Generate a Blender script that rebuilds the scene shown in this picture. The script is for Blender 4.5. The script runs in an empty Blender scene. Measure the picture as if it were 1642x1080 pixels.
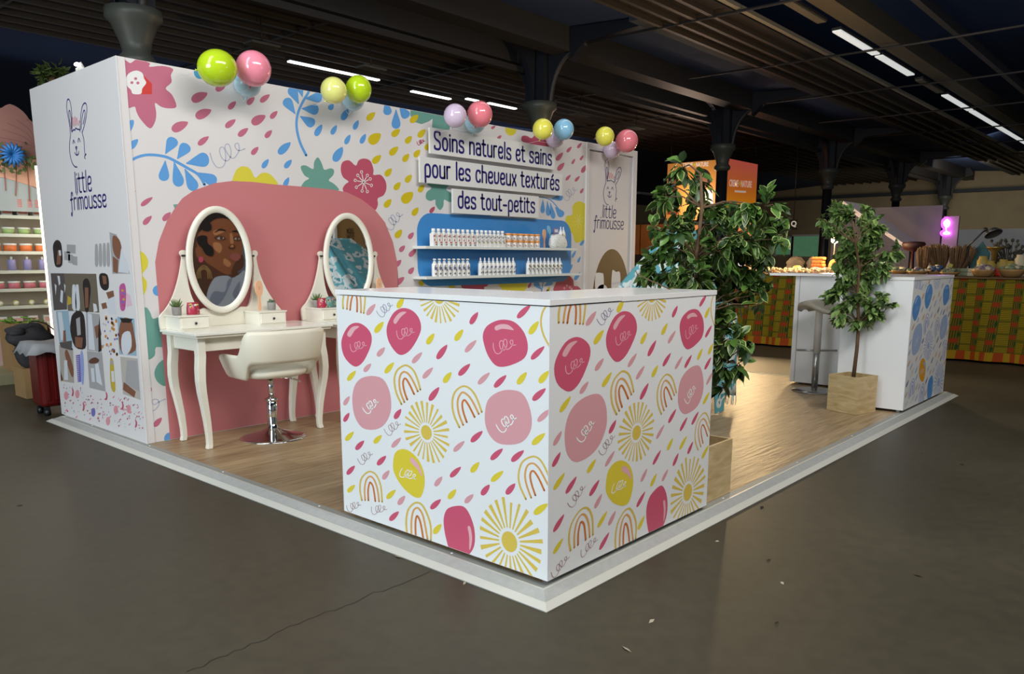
import bpy, bmesh, math, random
from mathutils import Vector, Matrix
from mathutils.geometry import tessellate_polygon
PI = math.pi
R = math.radians
col = bpy.context.scene.collection
sc = bpy.context.scene

# ------------------------------------------------------------------ camera
FPX, YAW, PITCH, ROLL = 1259.22, 0.7199, 0.1721, 0.0022
CAM = Vector((-2.1161, -1.7240, 1.2999))
PPX, PPY = 13.44, 90.52
_f = Vector((math.cos(YAW)*math.cos(PITCH), math.sin(YAW)*math.cos(PITCH), -math.sin(PITCH)))
_s = Vector((math.sin(YAW), -math.cos(YAW), 0.0))
_u = _s.cross(_f)
CR = _s*math.cos(ROLL) + _u*math.sin(ROLL)
CU = -_s*math.sin(ROLL) + _u*math.cos(ROLL)
cd = bpy.data.cameras.new('camera')
cam = bpy.data.objects.new('camera', cd)
col.objects.link(cam)
cam.matrix_world = Matrix((
    (CR.x, CU.x, -_f.x, CAM.x), (CR.y, CU.y, -_f.y, CAM.y), (CR.z, CU.z, -_f.z, CAM.z), (0, 0, 0, 1)))
cd.sensor_fit = 'HORIZONTAL'
cd.sensor_width = 36.0
cd.lens = 36.0*FPX/1642.0
cd.shift_x = -PPX/1642.0
cd.shift_y = PPY/1642.0
cd.clip_end = 200
sc.camera = cam

# ------------------------------------------------------------------ view and world
sc.view_settings.view_transform = 'Standard'
sc.view_settings.look = 'None'
sc.view_settings.gamma = 1.0
sc.view_settings.exposure = 0.0
sc.view_settings.use_curve_mapping = False
w = bpy.data.worlds.new('hall_air')
sc.world = w
w.use_nodes = True
w.node_tree.nodes['Background'].inputs['Color'].default_value = (0.62, 0.72, 0.85, 1)
w.node_tree.nodes['Background'].inputs['Strength'].default_value = 0.10

def area(name, loc, target, sx, sy, power, color):
    l = bpy.data.lights.new(name, 'AREA')
    l.shape = 'RECTANGLE'; l.size = sx; l.size_y = sy
    l.energy = power; l.color = color
    o = bpy.data.objects.new(name, l)
    col.objects.link(o)
    o.location = loc
    o.rotation_euler = (Vector(target)-Vector(loc)).to_track_quat('-Z', 'Y').to_euler()
    return o
def point(name, loc, power, color, r=0.04):
    l = bpy.data.lights.new(name, 'POINT')
    l.energy = power; l.color = color; l.shadow_soft_size = r
    o = bpy.data.objects.new(name, l)
    col.objects.link(o); o.location = loc
    return o
# rows of hall lamps above the aisle in front, and daylight from the hall entrance on the left
area('hall_lamps_front', (0.5, -2.5, 5.2), (2.0, 2.2, 0.6), 6.0, 1.2, 330, (1.0, 0.965, 0.93))
area('hall_lamps_aisle', (-3.0, 2.0, 4.8), (1.0, 3.0, 0.9), 1.2, 5.0, 120, (0.93, 0.97, 1.0))
area('entrance_daylight', (-9.0, 0.5, 2.6), (0.0, 1.0, 0.7), 5.0, 3.2, 560, (0.80, 0.92, 1.0))
area('hall_lamps_far', (8.0, 3.4, 4.75), (8.0, 3.4, 0.0), 9.0, 0.5, 30, (1.0, 0.95, 0.88))
area('end_wall_fill', (33.0, 6.0, 4.4), (40.0, 8.0, 2.5), 2.0, 12.0, 230, (1.0, 0.92, 0.78))  # unseen fill light added to brighten the dim end wall
area('far_wall_fill', (12.0, 15.0, 5.0), (14.0, 24.0, 3.0), 14.0, 1.0, 50, (1.0, 0.92, 0.80))  # extra light without a fitting, added to lift the far side wall
area('roof_fill', (8.0, 1.0, 4.6), (8.0, 1.6, 6.8), 26.0, 8.0, 34, (0.85, 0.92, 1.0))  # upward fill added under the roof so its navy shows
area('left_roof_fill', (6.0, 13.0, 4.7), (6.0, 13.0, 7.0), 20.0, 5.0, 26, (0.85, 0.92, 1.0))  # second added uplight, for the roof left of the columns

# ------------------------------------------------------------------ pixel helpers (the photograph measured on real planes)
def ray(px, py):
    return _f + CR*((px-821-PPX)/FPX) - CU*((py-540-PPY)/FPX)
def at(px, py, ax, val):
    d = ray(px, py); i = 'xyz'.index(ax)
    return CAM + d*((val-CAM[i])/d[i])
def atd(px, py, depth):
    return CAM + ray(px, py)*depth

# ------------------------------------------------------------------ materials
def lin(c):
    return tuple(((x/255.0)/12.92 if x/255.0 <= 0.04045 else ((x/255.0+0.055)/1.055)**2.4) for x in c)
MATS = {}
def M(name, rgb=(200, 200, 200), rough=0.6, metal=0.0, spec=0.5, noise=0.0, nscale=8.0, emit=0.0, alpha=None, bump=0.0, coat=0.0):
    if name in MATS: return MATS[name]
    m = bpy.data.materials.new(name); m.use_nodes = True
    nt = m.node_tree; b = nt.nodes['Principled BSDF']
    c = lin(rgb)
    b.inputs['Base Color'].default_value = (*c, 1)
    b.inputs['Roughness'].default_value = rough
    b.inputs['Metallic'].default_value = metal
    b.inputs['Specular IOR Level'].default_value = spec
    b.inputs['Coat Weight'].default_value = coat
    if emit:
        b.inputs['Emission Color'].default_value = (*c, 1)
        b.inputs['Emission Strength'].default_value = emit
    if noise or bump:
        tc = nt.nodes.new('ShaderNodeTexCoord')
        n = nt.nodes.new('ShaderNodeTexNoise'); n.inputs['Scale'].default_value = nscale; n.inputs['Detail'].default_value = 5
        nt.links.new(tc.outputs['Object'], n.inputs['Vector'])
        if noise:
            r = nt.nodes.new('ShaderNodeValToRGB')
            r.color_ramp.elements[0].position = 0.3; r.color_ramp.elements[1].position = 0.7
            r.color_ramp.elements[0].color = (*[x*(1-noise) for x in c], 1)
            r.color_ramp.elements[1].color = (*[min(1, x*(1+noise)) for x in c], 1)
            nt.links.new(n.outputs['Fac'], r.inputs['Fac']); nt.links.new(r.outputs['Color'], b.inputs['Base Color'])
        if bump:
            bp = nt.nodes.new('ShaderNodeBump'); bp.inputs['Strength'].default_value = bump
            nt.links.new(n.outputs['Fac'], bp.inputs['Height']); nt.links.new(bp.outputs['Normal'], b.inputs['Normal'])
    MATS[name] = m
    return m
def nodes(name, rough=0.6, spec=0.5):
    m = bpy.data.materials.new(name); m.use_nodes = True
    b = m.node_tree.nodes['Principled BSDF']
    b.inputs['Roughness'].default_value = rough; b.inputs['Specular IOR Level'].default_value = spec
    MATS[name] = m
    return m, m.node_tree, b

# ------------------------------------------------------------------ mesh builder
class MB:
    def __init__(s): s.v = []; s.f = []; s.mi = []; s.sm = []; s.mats = []
    def slot(s, mat):
        if mat is None: mat = s.mats[0] if s.mats else None
        if mat not in s.mats: s.mats.append(mat)
        return s.mats.index(mat)
    def add(s, vs, fs, mat=None, smooth=False):
        k = s.slot(mat); n = len(s.v)
        s.v += [Vector(p) for p in vs]
        for f in fs: s.f.append([n+i for i in f]); s.mi.append(k); s.sm.append(smooth)
        return s
    def box(s, x0, x1, y0, y1, z0, z1, mat=None, bev=0.0, xf=None):
        if bev > 0:
            bm = bmesh.new(); bmesh.ops.create_cube(bm, size=1)
            for v in bm.verts: v.co = Vector(((x0+x1)/2+v.co.x*(x1-x0), (y0+y1)/2+v.co.y*(y1-y0), (z0+z1)/2+v.co.z*(z1-z0)))
            bmesh.ops.bevel(bm, geom=bm.edges[:], offset=bev, segments=2, affect='EDGES', profile=0.5)
            bm.verts.index_update()
            vs = [v.co.copy() for v in bm.verts]; fs = [[v.index for v in f.verts] for f in bm.faces]; bm.free()
        else:
            vs = [Vector(p) for p in ((x0,y0,z0),(x1,y0,z0),(x1,y1,z0),(x0,y1,z0),(x0,y0,z1),(x1,y0,z1),(x1,y1,z1),(x0,y1,z1))]
            fs = [(0,3,2,1),(4,5,6,7),(0,1,5,4),(1,2,6,5),(2,3,7,6),(3,0,4,7)]
        if xf is not None: vs = [xf @ p for p in vs]
        return s.add(vs, fs, mat)
    def tube(s, path, r, mat=None, n=8, cap=True, flat=1.0, closed=False):
        path = [Vector(p) for p in path]; L = len(path)
        rs = r if isinstance(r, (list, tuple)) else [r]*L
        vs = []; up = None
        for i, p in enumerate(path):
            if closed: t = path[(i+1) % L]-path[i-1]
            else: t = path[min(i+1, L-1)]-path[max(i-1, 0)]
            t = t.normalized() if t.length > 1e-9 else Vector((0, 0, 1))
            if up is None:
                up = Vector((0, 0, 1)) if abs(t.z) < 0.9 else Vector((1, 0, 0))
            a = t.cross(up)
            if a.length < 1e-6: a = t.orthogonal()
            a.normalize(); b = a.cross(t).normalized(); up = b
            for k in range(n):
                th = 2*PI*k/n
                vs.append(p + a*math.cos(th)*rs[i] + b*math.sin(th)*rs[i]*flat)
        fs = []
        for i in range(L if closed else L-1):
            j = (i+1) % L
            for k in range(n):
                k2 = (k+1) % n
                fs.append((i*n+k, i*n+k2, j*n+k2, j*n+k))
        if cap and not closed:
            fs.append(tuple(range(n-1, -1, -1))); fs.append(tuple((L-1)*n+k for k in range(n)))
        return s.add(vs, fs, mat, True)
    def lathe(s, prof, c=(0, 0, 0), mat=None, n=20, sx=1.0, sy=1.0, smooth=True, xf=None):
        c = Vector(c); vs = []; fs = []; L = len(prof)
        for r, z in prof:
            for k in range(n):
                th = 2*PI*k/n
                vs.append(c+Vector((math.cos(th)*r*sx, math.sin(th)*r*sy, z)))
        for i in range(L-1):
            for k in range(n):
                k2 = (k+1) % n
                fs.append((i*n+k, i*n+k2, (i+1)*n+k2, (i+1)*n+k))
        fs.append(tuple(range(n-1, -1, -1))); fs.append(tuple((L-1)*n+k for k in range(n)))
        if xf is not None: vs = [xf @ p for p in vs]
        return s.add(vs, fs, mat, smooth)
    def ball(s, c, rx, ry=None, rz=None, mat=None, n=14, m=9, xf=None):
        ry = ry or rx; rz = rz or rx
        prof = [(max(1e-4, math.sin(PI*i/m)), -math.cos(PI*i/m)) for i in range(m+1)]
        vs = []; fs = []
        for r, z in prof:
            for k in range(n):
                th = 2*PI*k/n
                p = Vector((math.cos(th)*r*rx, math.sin(th)*r*ry, z*rz))
                if xf is not None: p = xf @ p
                vs.append(Vector(c)+p)
        for i in range(m):
            for k in range(n):
                k2 = (k+1) % n
                fs.append((i*n+k, i*n+k2, (i+1)*n+k2, (i+1)*n+k))
        return s.add(vs, fs, mat, True)
    def slab(s, pts, fn, t0, t1, mat=None, smooth=False):
        """extrude the 2D outline pts; fn(u, v, t) gives the 3D point"""
        n = len(pts)
        tri = tess(pts)
        vs = [fn(u, v, t0) for u, v in pts]+[fn(u, v, t1) for u, v in pts]
        fs = [tuple(t) for t in tri]+[tuple(n+i for i in reversed(t)) for t in tri]
        fs += [(i, (i+1) % n, n+(i+1) % n, n+i) for i in range(n)]
        return s.add(vs, fs, mat, smooth)
    def flat(s, pts, fn, t, mat):
        if len(pts) < 3: return s
        vs = [fn(u, v, t) for u, v in pts]
        return s.add(vs, [tuple(x) for x in tess(pts)], mat)
    def build(s, name, mat=None, parent=None, origin=None, bev=0.0):
        if mat is not None and None in s.mats: s.mats[s.mats.index(None)] = mat
        elif mat is not None and not s.mats: s.mats = [mat]
        me = bpy.data.meshes.new(name)
        if parent is not None and origin is None: origin = WORLD.get(parent.name, Vector((0, 0, 0)))
        if origin is None:
            xs = [p.x for p in s.v]; ys = [p.y for p in s.v]; zs = [p.z for p in s.v]
            origin = Vector(((min(xs)+max(xs))/2, (min(ys)+max(ys))/2, min(zs)))
        origin = Vector(origin)
        me.from_pydata([tuple(p-origin) for p in s.v], [], s.f)
        for m_ in s.mats: me.materials.append(m_)
        for p, k, q in zip(me.polygons, s.mi, s.sm): p.material_index = k; p.use_smooth = q
        bm = bmesh.new(); bm.from_mesh(me)
        if bev > 0:
            bmesh.ops.remove_doubles(bm, verts=bm.verts[:], dist=1e-5)
            es = [e for e in bm.edges if len(e.link_faces) == 2 and e.calc_face_angle(0) > 0.6]
            bmesh.ops.bevel(bm, geom=es, offset=bev, segments=2, affect='EDGES', profile=0.5)
        bm.to_mesh(me); bm.free(); me.update()
        o = bpy.data.objects.new(name, me); col.objects.link(o)
        if parent is not None:
            o.parent = parent
            o.location = origin-WORLD.get(parent.name, Vector((0, 0, 0)))
        else: o.location = origin
        WORLD[o.name] = Vector(origin)
        return o
WORLD = {}
def area2(p):
    return 0.5*sum(p[i][0]*p[(i+1) % len(p)][1]-p[(i+1) % len(p)][0]*p[i][1] for i in range(len(p)))
def tess(pts):
    t = tessellate_polygon([[Vector((a, b, 0)) for a, b in pts]])
    out = []
    for a, b, c in t:
        pa, pb, pc = pts[a], pts[b], pts[c]
        ar = (pb[0]-pa[0])*(pc[1]-pa[1])-(pc[0]-pa[0])*(pb[1]-pa[1])
        if abs(ar) < 1e-12: continue
        out.append((a, b, c) if ar > 0 else (a, c, b))
    return out
def tag(o, label, cat, group=None, kind=None):
    o['label'] = label; o['category'] = cat
    if group: o['group'] = group
    if kind: o['kind'] = kind
    return o
def struct(o, label=None, cat=None):
    o['kind'] = 'structure'
    if label: o['label'] = label; o['category'] = cat
    return o
def empty(name, loc, rz=0.0):
    o = bpy.data.objects.new(name, None); col.objects.link(o)
    o.location = loc; o.rotation_euler = (0, 0, rz); o.empty_display_size = 0.1
    WORLD[o.name] = Vector(loc)
    return o
def copy_tree(o, parent=None):
    c = o.copy(); col.objects.link(c)
    if parent is not None: c.parent = parent
    for ch in [x for x in col.objects if x.parent == o]: copy_tree(ch, c)
    return c
# ------------------------------------------------------------------ curves
def smooth(pts, k=6, closed=False):
    n = len(pts); out = []
    rng = range(n) if closed else range(n-1)
    for i in rng:
        if closed: p0, p1, p2, p3 = pts[i-1], pts[i], pts[(i+1) % n], pts[(i+2) % n]
        else: p0, p1, p2, p3 = pts[max(i-1, 0)], pts[i], pts[i+1], pts[min(i+2, n-1)]
        for j in range(k):
            t = j/k
            out.append(tuple(0.5*((2*b)+(-a+c)*t+(2*a-5*b+4*c-d)*t*t+(-a+3*b-3*c+d)*t**3) for a, b, c, d in zip(p0, p1, p2, p3)))
    if not closed: out.append(tuple(pts[-1]))
    return out
def chaikin(pts, it=3, closed=False):
    for _ in range(it):
        q = []
        n = len(pts)
        if not closed: q.append(pts[0])
        for i in range(n if closed else n-1):
            a, b = pts[i], pts[(i+1) % n]
            q.append(tuple(x*.75+y*.25 for x, y in zip(a, b))); q.append(tuple(x*.25+y*.75 for x, y in zip(a, b)))
        if not closed: q.append(pts[-1])
        pts = q
    return pts
def ribbon(pts, w, closed=False):
    """list of small 2D quads and round ends that together make a pen stroke"""
    out = []
    n = len(pts); L = []; Rr = []
    for i in range(n):
        a = pts[i-1] if (i > 0 or closed) else pts[i]
        b = pts[(i+1) % n] if (i < n-1 or closed) else pts[i]
        dx, dy = b[0]-a[0], b[1]-a[1]; l = math.hypot(dx, dy) or 1
        nx, ny = -dy/l*w/2, dx/l*w/2
        L.append((pts[i][0]+nx, pts[i][1]+ny)); Rr.append((pts[i][0]-nx, pts[i][1]-ny))
    for i in range(n if closed else n-1):
        j = (i+1) % n
        out.append([L[i], Rr[i], Rr[j], L[j]])
    if not closed:
        for c in (pts[0], pts[-1]):
            out.append([(c[0]+w/2*math.cos(t*PI/4), c[1]+w/2*math.sin(t*PI/4)) for t in range(8)])
    return out
def drop(x1, y1, x2, y2, w):
    """seed shape: pointed at 1, round at 2, fuller on one side"""
    dx, dy = x2-x1, y2-y1; l = math.hypot(dx, dy); ux, uy = dx/l, dy/l; nx, ny = -uy, ux
    prof = [(0, 0), (.12, .2), (.35, .42), (.62, .5), (.85, .4), (.97, .2), (1, 0), (.97, -.22), (.85, -.42), (.62, -.5), (.35, -.42), (.12, -.24)]
    return smooth([(x1+ux*l*a+nx*w*b, y1+uy*l*a+ny*w*b) for a, b in prof], 3, True)
def tear(x1, y1, x2, y2, w):
    dx, dy = x2-x1, y2-y1; l = math.hypot(dx, dy); ux, uy = dx/l, dy/l; nx, ny = -uy, ux
    prof = [(0, 0), (.2, .16), (.5, .38), (.75, .5), (.93, .36), (1, 0), (.93, -.36), (.75, -.5), (.5, -.38), (.2, -.16)]
    return smooth([(x1+ux*l*a+nx*w*b, y1+uy*l*a+ny*w*b) for a, b in prof], 3, True)
def disc(cx, cy, rx, ry=None, n=20):
    ry = ry or rx
    return [(cx+rx*math.cos(2*PI*i/n), cy+ry*math.sin(2*PI*i/n)) for i in range(n)]
def rrect(x0, x1, y0, y1, r, n=6):
    out = []
    for cx, cy, a in ((x1-r, y1-r, 0), (x0+r, y1-r, 90), (x0+r, y0+r, 180), (x1-r, y0+r, 270)):
        for i in range(n+1):
            t = R(a+90*i/n); out.append((cx+r*math.cos(t), cy+r*math.sin(t)))
    return out
def clip(poly, x0, x1, y0, y1):
    for ax, lim, sgn in ((0, x0, 1), (0, x1, -1), (1, y0, 1), (1, y1, -1)):
        out = []; n = len(poly)
        for i in range(n):
            a, b = poly[i], poly[(i+1) % n]
            ia = (a[ax]-lim)*sgn >= 0; ib = (b[ax]-lim)*sgn >= 0
            if ia: out.append(a)
            if ia != ib:
                t = (lim-a[ax])/(b[ax]-a[ax]); out.append((a[0]+(b[0]-a[0])*t, a[1]+(b[1]-a[1])*t))
        poly = out
        if len(poly) < 3: return []
    return poly
SQ = [(970,745),(975,810),(1000,870),(1045,880),(1080,840),(1095,770),(1090,725),(1065,718),(1050,750),(1060,810),(1095,838),(1130,810),(1145,750),(1135,705),(1110,705),(1100,740),(1120,800),(1150,828),(1190,800),(1215,760),(1215,715),(1190,715),(1185,745),(1210,775),(1260,770)]
SQ = [((x-1115)/290.0, (y-790)/290.0) for x, y in SQ]
def squig(cx, cy, w, rot, pw):
    c, s = math.cos(R(rot)), math.sin(R(rot))
    p = smooth([(cx+w*(x*c+y*s), cy+w*(-x*s+y*c)) for x, y in SQ], 3)
    return ribbon(p, pw)
class Print:
    """flat print on a wall or panel: shapes measured in the photograph, kept as coordinates on the real plane"""
    def __init__(s, ax, val, fn, box):
        s.ax, s.val, s.fn, s.box = ax, val, fn, box
        s.items = []; s.k = 0
    def to2(s, px, py):
        p = at(px, py, s.ax, s.val)
        return (p.x, p.z) if s.ax == 'y' else (p.y, p.z)
    def frame(s, ox, oy, sc_): s.ox, s.oy, s.sc = ox, oy, sc_; return s
    def px(s, poly, mat, layer=None):
        s.uv([s.to2(s.ox+x/s.sc, s.oy+y/s.sc) for x, y in poly], mat, layer)
    def uv(s, poly, mat, layer=None):
        s.items.append((poly, mat, layer))
    def many(s, polys, mat, layer=None):
        for p in polys: s.px(p, mat, layer)
    def many_uv(s, polys, mat, layer=None):
        for p in polys: s.uv(p, mat, layer)
    def drops(s, mat, lst, lay=0.4):
        for a in lst: s.px(drop(*a), mat, lay)
    def tears(s, mat, lst, lay=0.6):
        for a in lst: s.px(tear(*a), mat, lay)
    def emit(s, mb):
        for poly, mat, layer in s.items:
            q = clip(poly, *s.box)
            if len(q) >= 3: mb.flat(q, s.fn, (layer if layer is not None else 1.0)*0.001, mat)
def text_polys(txt, size, bold=0.0, font=None):
    c = bpy.data.curves.new('lettering', 'FONT'); c.body = txt; c.size = size; c.offset = bold
    o = bpy.data.objects.new('lettering', c); col.objects.link(o)
    dg = bpy.context.evaluated_depsgraph_get()
    me = o.evaluated_get(dg).to_mesh()
    polys = [[(me.vertices[i].co.x, me.vertices[i].co.y) for i in p.vertices] for p in me.polygons]
    bpy.data.objects.remove(o); bpy.data.curves.remove(c)
    return polys
# ================================================================== stroke lettering
GL = {
 'S': (.44, [[(.42,.84),(.42,1),(0,1),(0,.58),(.44,.44),(.44,0),(0,0),(0,.16)]]),
 'o': (.38, ['c', [(0,0),(.38,0),(.38,.68),(0,.68)]]),
 'i': (.02, [[(0.01,0),(0.01,.68)], [(0.01,.88),(0.01,.91)]]),
 'n': (.36, [[(0,0),(0,.68)], [(0,.5),(.04,.68),(.36,.68),(.36,.3),(.36,0)]]),
 's': (.36, [[(.34,.56),(.34,.68),(0,.68),(0,.38),(.36,.30),(.36,0),(0,0),(0,.12)]]),
 'a': (.36, [[(.03,.6),(.03,.68),(.36,.68),(.36,.3),(.36,0)], [(.36,.38),(0,.40),(0,0),(.34,0),(.36,.12)]]),
 't': (.26, [[(.07,.92),(.07,.4),(.07,0),(.28,0)], [(-.05,.68),(.25,.68)]]),
 'u': (.36, [[(0,.68),(0,.3),(0,0),(.36,0),(.36,.3)], [(.36,0),(.36,.68)]]),
 'r': (.24, [[(0,0),(0,.68)], [(0,.45),(.02,.68),(.24,.68)]]),
 'e': (.36, [[(0,.34),(.36,.34),(.36,.68),(0,.68),(0,0),(.35,0),(.35,.12)]]),
 'l': (.02, [[(0.01,1),(0.01,0)]]),
 'p': (.38, [[(0,-.32),(0,.3),(0,.68),(.38,.68),(.38,0),(.12,0)]]),
 'c': (.34, [[(.34,.54),(.34,.68),(0,.68),(0,0),(.34,0),(.34,.14)]]),
 'h': (.36, [[(0,0),(0,1)], [(0,.62),(.36,.62),(.36,.3),(.36,0)]]),
 'v': (.36, [[(0,.68),(0,.12),(.1,0),(.36,.08),(.36,.68)]]),
 'x': (.34, [[(0,.68),(.06,.5),(.28,.18),(.34,0)], [(.34,.68),(.28,.5),(.06,.18),(0,0)]]),
 'd': (.38, [[(.38,1),(.38,.4),(.38,0),(0,0),(0,.68),(.30,.68)]]),
 '-': (.30, [[(0,.34),(.30,.34)]]),
 'f': (.30, [[(.30,.86),(.32,1.02),(.14,1.04),(.14,.5),(.16,-.34),(.02,-.36),(.04,-.2)], [(0,.6),(.28,.64)]]),
 'm': (.52, [[(0,0),(0,.66)], [(0,.5),(.03,.68),(.26,.68),(.26,.3),(.26,0)], [(.26,.5),(.29,.68),(.52,.68),(.52,.3),(.52,0)]]),
}
GL['é'] = (.36, GL['e'][1]+[[(.14,.82),(.28,.98)]])
def letter_strokes(txt, gap=.17, space=.30):
    x = 0; out = []
    for ch in txt:
        if ch == ' ': x += space; continue
        wd, st = GL[ch]; closed = False
        for s_ in st:
            if s_ == 'c': closed = True; continue
            q = chaikin(s_, 3, closed)
            out.append(([(x+a, b) for a, b in q], closed))
        x += wd+gap
    return out, x-gap
def letter_polys(txt, u0, v0, width, height, pen, gap=.17, space=.30, slant=0.0, rise=0.0):
    st, W = letter_strokes(txt, gap, space)
    sx = width/W; out = []
    for q, cl in st:
        out += ribbon([(u0+a*sx+b*slant*height, v0+b*height+a*sx*rise) for a, b in q], pen, cl)
    return out
# the rabbit mark, traced once, as strokes in a unit box (x right, y up)
def _n(l): return [((x-172)/110.0, (285-y)/110.0) for x, y in l]
RAB = {'navy': [
 _n([(141,288),(139,230),(132,170),(139,134),(152,132),(160,165),(158,220),(152,275)]),
 _n([(148,270),(143,220),(143,188),(149,180),(154,212),(151,255)]),
 _n([(200,283),(211,225),(225,182),(243,168),(253,185),(245,225),(226,268),(212,290)]),
 _n([(208,275),(217,235),(230,203),(239,200),(236,225),(222,255)]),
 _n([(141,288),(129,328),(126,370),(134,410),(149,432),(163,436)]),
 _n([(212,288),(219,328),(217,362),(218,388),(226,386),(213,397),(217,406)]),
 _n([(150,276),(163,268),(170,272),(176,264),(186,270),(200,275)]),
 _n([(151,328),(156,313),(162,327)]), _n([(182,327),(189,311),(196,327)]),
 _n([(164,347),(174,347),(169,357),(164,347)]), _n([(169,356),(169,378)]),
 _n([(157,370),(163,380),(172,383),(180,378),(182,369)])],
 'pink': [_n([(155,212),(150,262),(158,240),(163,215),(168,225),(166,255),(176,215),(180,225),(178,255),(188,220),(192,255),(200,235),(206,250)])]}
def logo_polys(cu, cv, s, d, pen, rows=(('little', -.44, -2.20, .88, .80), ('frimousse', -.96, -2.95, 1.98, .58))):
    """d = +1 when u grows to the viewer's right, -1 otherwise; returns {colour: polys}"""
    out = {'navy': [], 'pink': []}
    for k in RAB:
        for st in RAB[k]:
            out[k] += ribbon([(cu+d*s*a, cv+s*b) for a, b in smooth(st, 4)], pen)
    sg = 1 if d > 0 else -1; k = s*abs(d)
    for txt, x0, y0, wd, h in rows:
        for p in letter_polys(txt, 0, 0, wd*k, h*s, pen*1.5, gap=.15, slant=.08):
            out['navy'].append([(cu+sg*(x0*k+a), cv+y0*s+b) for a, b in p])
    return out
# ================================================================== colours of the prints
WHT = M('white_print', (226, 222, 220), 0.45)
BRD = M('white_board', (232, 232, 228), 0.35)
NAVY = M('navy_ink', (32, 26, 112), 0.5)
PINKI = M('pink_ink', (222, 150, 160), 0.5)
ROSE = M('rose_print', (196, 105, 130), 0.5)
DROSE = M('deep_rose_print', (190, 82, 104), 0.5)
BLUE = M('blue_print', (92, 160, 222), 0.5)
BLUEP = M('blue_panel_print', (64, 142, 208), 0.45)
YEL = M('yellow_print', (222, 210, 62), 0.5)
DYEL = M('mustard_print', (212, 190, 20), 0.5)
TEAL = M('teal_print', (108, 162, 148), 0.5)
GREYI = M('grey_ink', (176, 182, 200), 0.5)
ARCH = M('arch_print', (204, 124, 126), 0.5)
RED = M('red_print', (210, 50, 45), 0.5)
BROWNP = M('brown_print', (110, 88, 52), 0.5)
WHT2 = M('white_motif_print', (238, 236, 234), 0.5)
ALU = M('brushed_edge', (176, 178, 174), 0.42, 0.2, noise=0.06, nscale=30); ALUD = M('edge_lip', (152, 154, 148), 0.5, 0.2); ALUL = M('edge_rim', (204, 204, 194), 0.35, 0.1)
H = 0.0386

# ------------------------------------------------------------------ hall floor
m, nt, b = nodes('hall_concrete', 0.42, 0.35)
tc = nt.nodes.new('ShaderNodeTexCoord')
n1 = nt.nodes.new('ShaderNodeTexNoise'); n1.inputs['Scale'].default_value = 0.8; n1.inputs['Detail'].default_value = 6
n2 = nt.nodes.new('ShaderNodeTexNoise'); n2.inputs['Scale'].default_value = 14; n2.inputs['Detail'].default_value = 6
nt.links.new(tc.outputs['Object'], n1.inputs['Vector']); nt.links.new(tc.outputs['Object'], n2.inputs['Vector'])
r = nt.nodes.new('ShaderNodeValToRGB')
r.color_ramp.elements[0].position = .3; r.color_ramp.elements[0].color = (*lin((60, 55, 42)), 1)
r.color_ramp.elements[1].position = .72; r.color_ramp.elements[1].color = (*lin((74, 68, 54)), 1)
mx = nt.nodes.new('ShaderNodeMixRGB'); mx.blend_type = 'MULTIPLY'; mx.inputs['Fac'].default_value = .35
nt.links.new(n1.outputs['Fac'], r.inputs['Fac']); nt.links.new(r.outputs['Color'], mx.inputs['Color1'])
r2 = nt.nodes.new('ShaderNodeValToRGB'); r2.color_ramp.elements[0].position = .35; r2.color_ramp.elements[0].color = (.6, .6, .6, 1); r2.color_ramp.elements[1].position = .6
nt.links.new(n2.outputs['Fac'], r2.inputs['Fac']); nt.links.new(r2.outputs['Color'], mx.inputs['Color2'])
nt.links.new(mx.outputs['Color'], b.inputs['Base Color'])
mr = nt.nodes.new('ShaderNodeMapRange'); mr.inputs['To Min'].default_value = .36; mr.inputs['To Max'].default_value = .6
nt.links.new(n1.outputs['Fac'], mr.inputs['Value']); nt.links.new(mr.outputs['Result'], b.inputs['Roughness'])
mb = MB(); mb.add([(-14,-12,0),(44,-12,0),(44,24,0),(-14,24,0)], [(0,1,2,3)], m)
struct(mb.build('floor', origin=(0, 0, 0)), 'worn grey-brown concrete floor of the exhibition hall', 'floor')
# hairline cracks and chips on the concrete
CR_ = M('crack_line', (46, 43, 36), 0.8)
mb = MB()
random.seed(5)
for a, b_ in (((690, 915), (478, 1000)), ((478, 1000), (300, 1078))):
    pts = []
    for i in range(15):
        t = i/14; p = at(a[0]+(b_[0]-a[0])*t, a[1]+(b_[1]-a[1])*t+random.uniform(-3, 3), 'z', 0)
        pts.append((p.x, p.y))
    for q in ribbon(pts, .004): mb.flat(q, lambda u, v, t: Vector((u, v, t)), .0012, CR_)
o = mb.build('floor_crack'); struct(o, 'thin dark crack running across the concrete in front of the counter', 'crack')

# ------------------------------------------------------------------ platform
m, nt, b = nodes('oak_laminate', 0.40, 0.5)
tc = nt.nodes.new('ShaderNodeTexCoord')
mp = nt.nodes.new('ShaderNodeMapping')
nt.links.new(tc.outputs['Object'], mp.inputs['Vector'])
br = nt.nodes.new('ShaderNodeTexBrick'); br.offset = .37; br.inputs['Scale'].default_value = 1.0
br.inputs['Brick Width'].default_value = 1.29; br.inputs['Row Height'].default_value = .192; br.inputs['Mortar Size'].default_value = .0012
br.inputs['Color1'].default_value = (*lin((176, 152, 116)), 1); br.inputs['Color2'].default_value = (*lin((160, 136, 102)), 1); br.inputs['Mortar'].default_value = (*lin((128, 108, 80)), 1)
nt.links.new(mp.outputs['Vector'], br.inputs['Vector'])
mp2 = nt.nodes.new('ShaderNodeMapping'); mp2.inputs['Scale'].default_value = (1.4, 16, 1)
nt.links.new(tc.outputs['Object'], mp2.inputs['Vector'])
n1 = nt.nodes.new('ShaderNodeTexNoise'); n1.inputs['Scale'].default_value = 2.2; n1.inputs['Detail'].default_value = 8; n1.inputs['Distortion'].default_value = .6
nt.links.new(mp2.outputs['Vector'], n1.inputs['Vector'])
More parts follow.
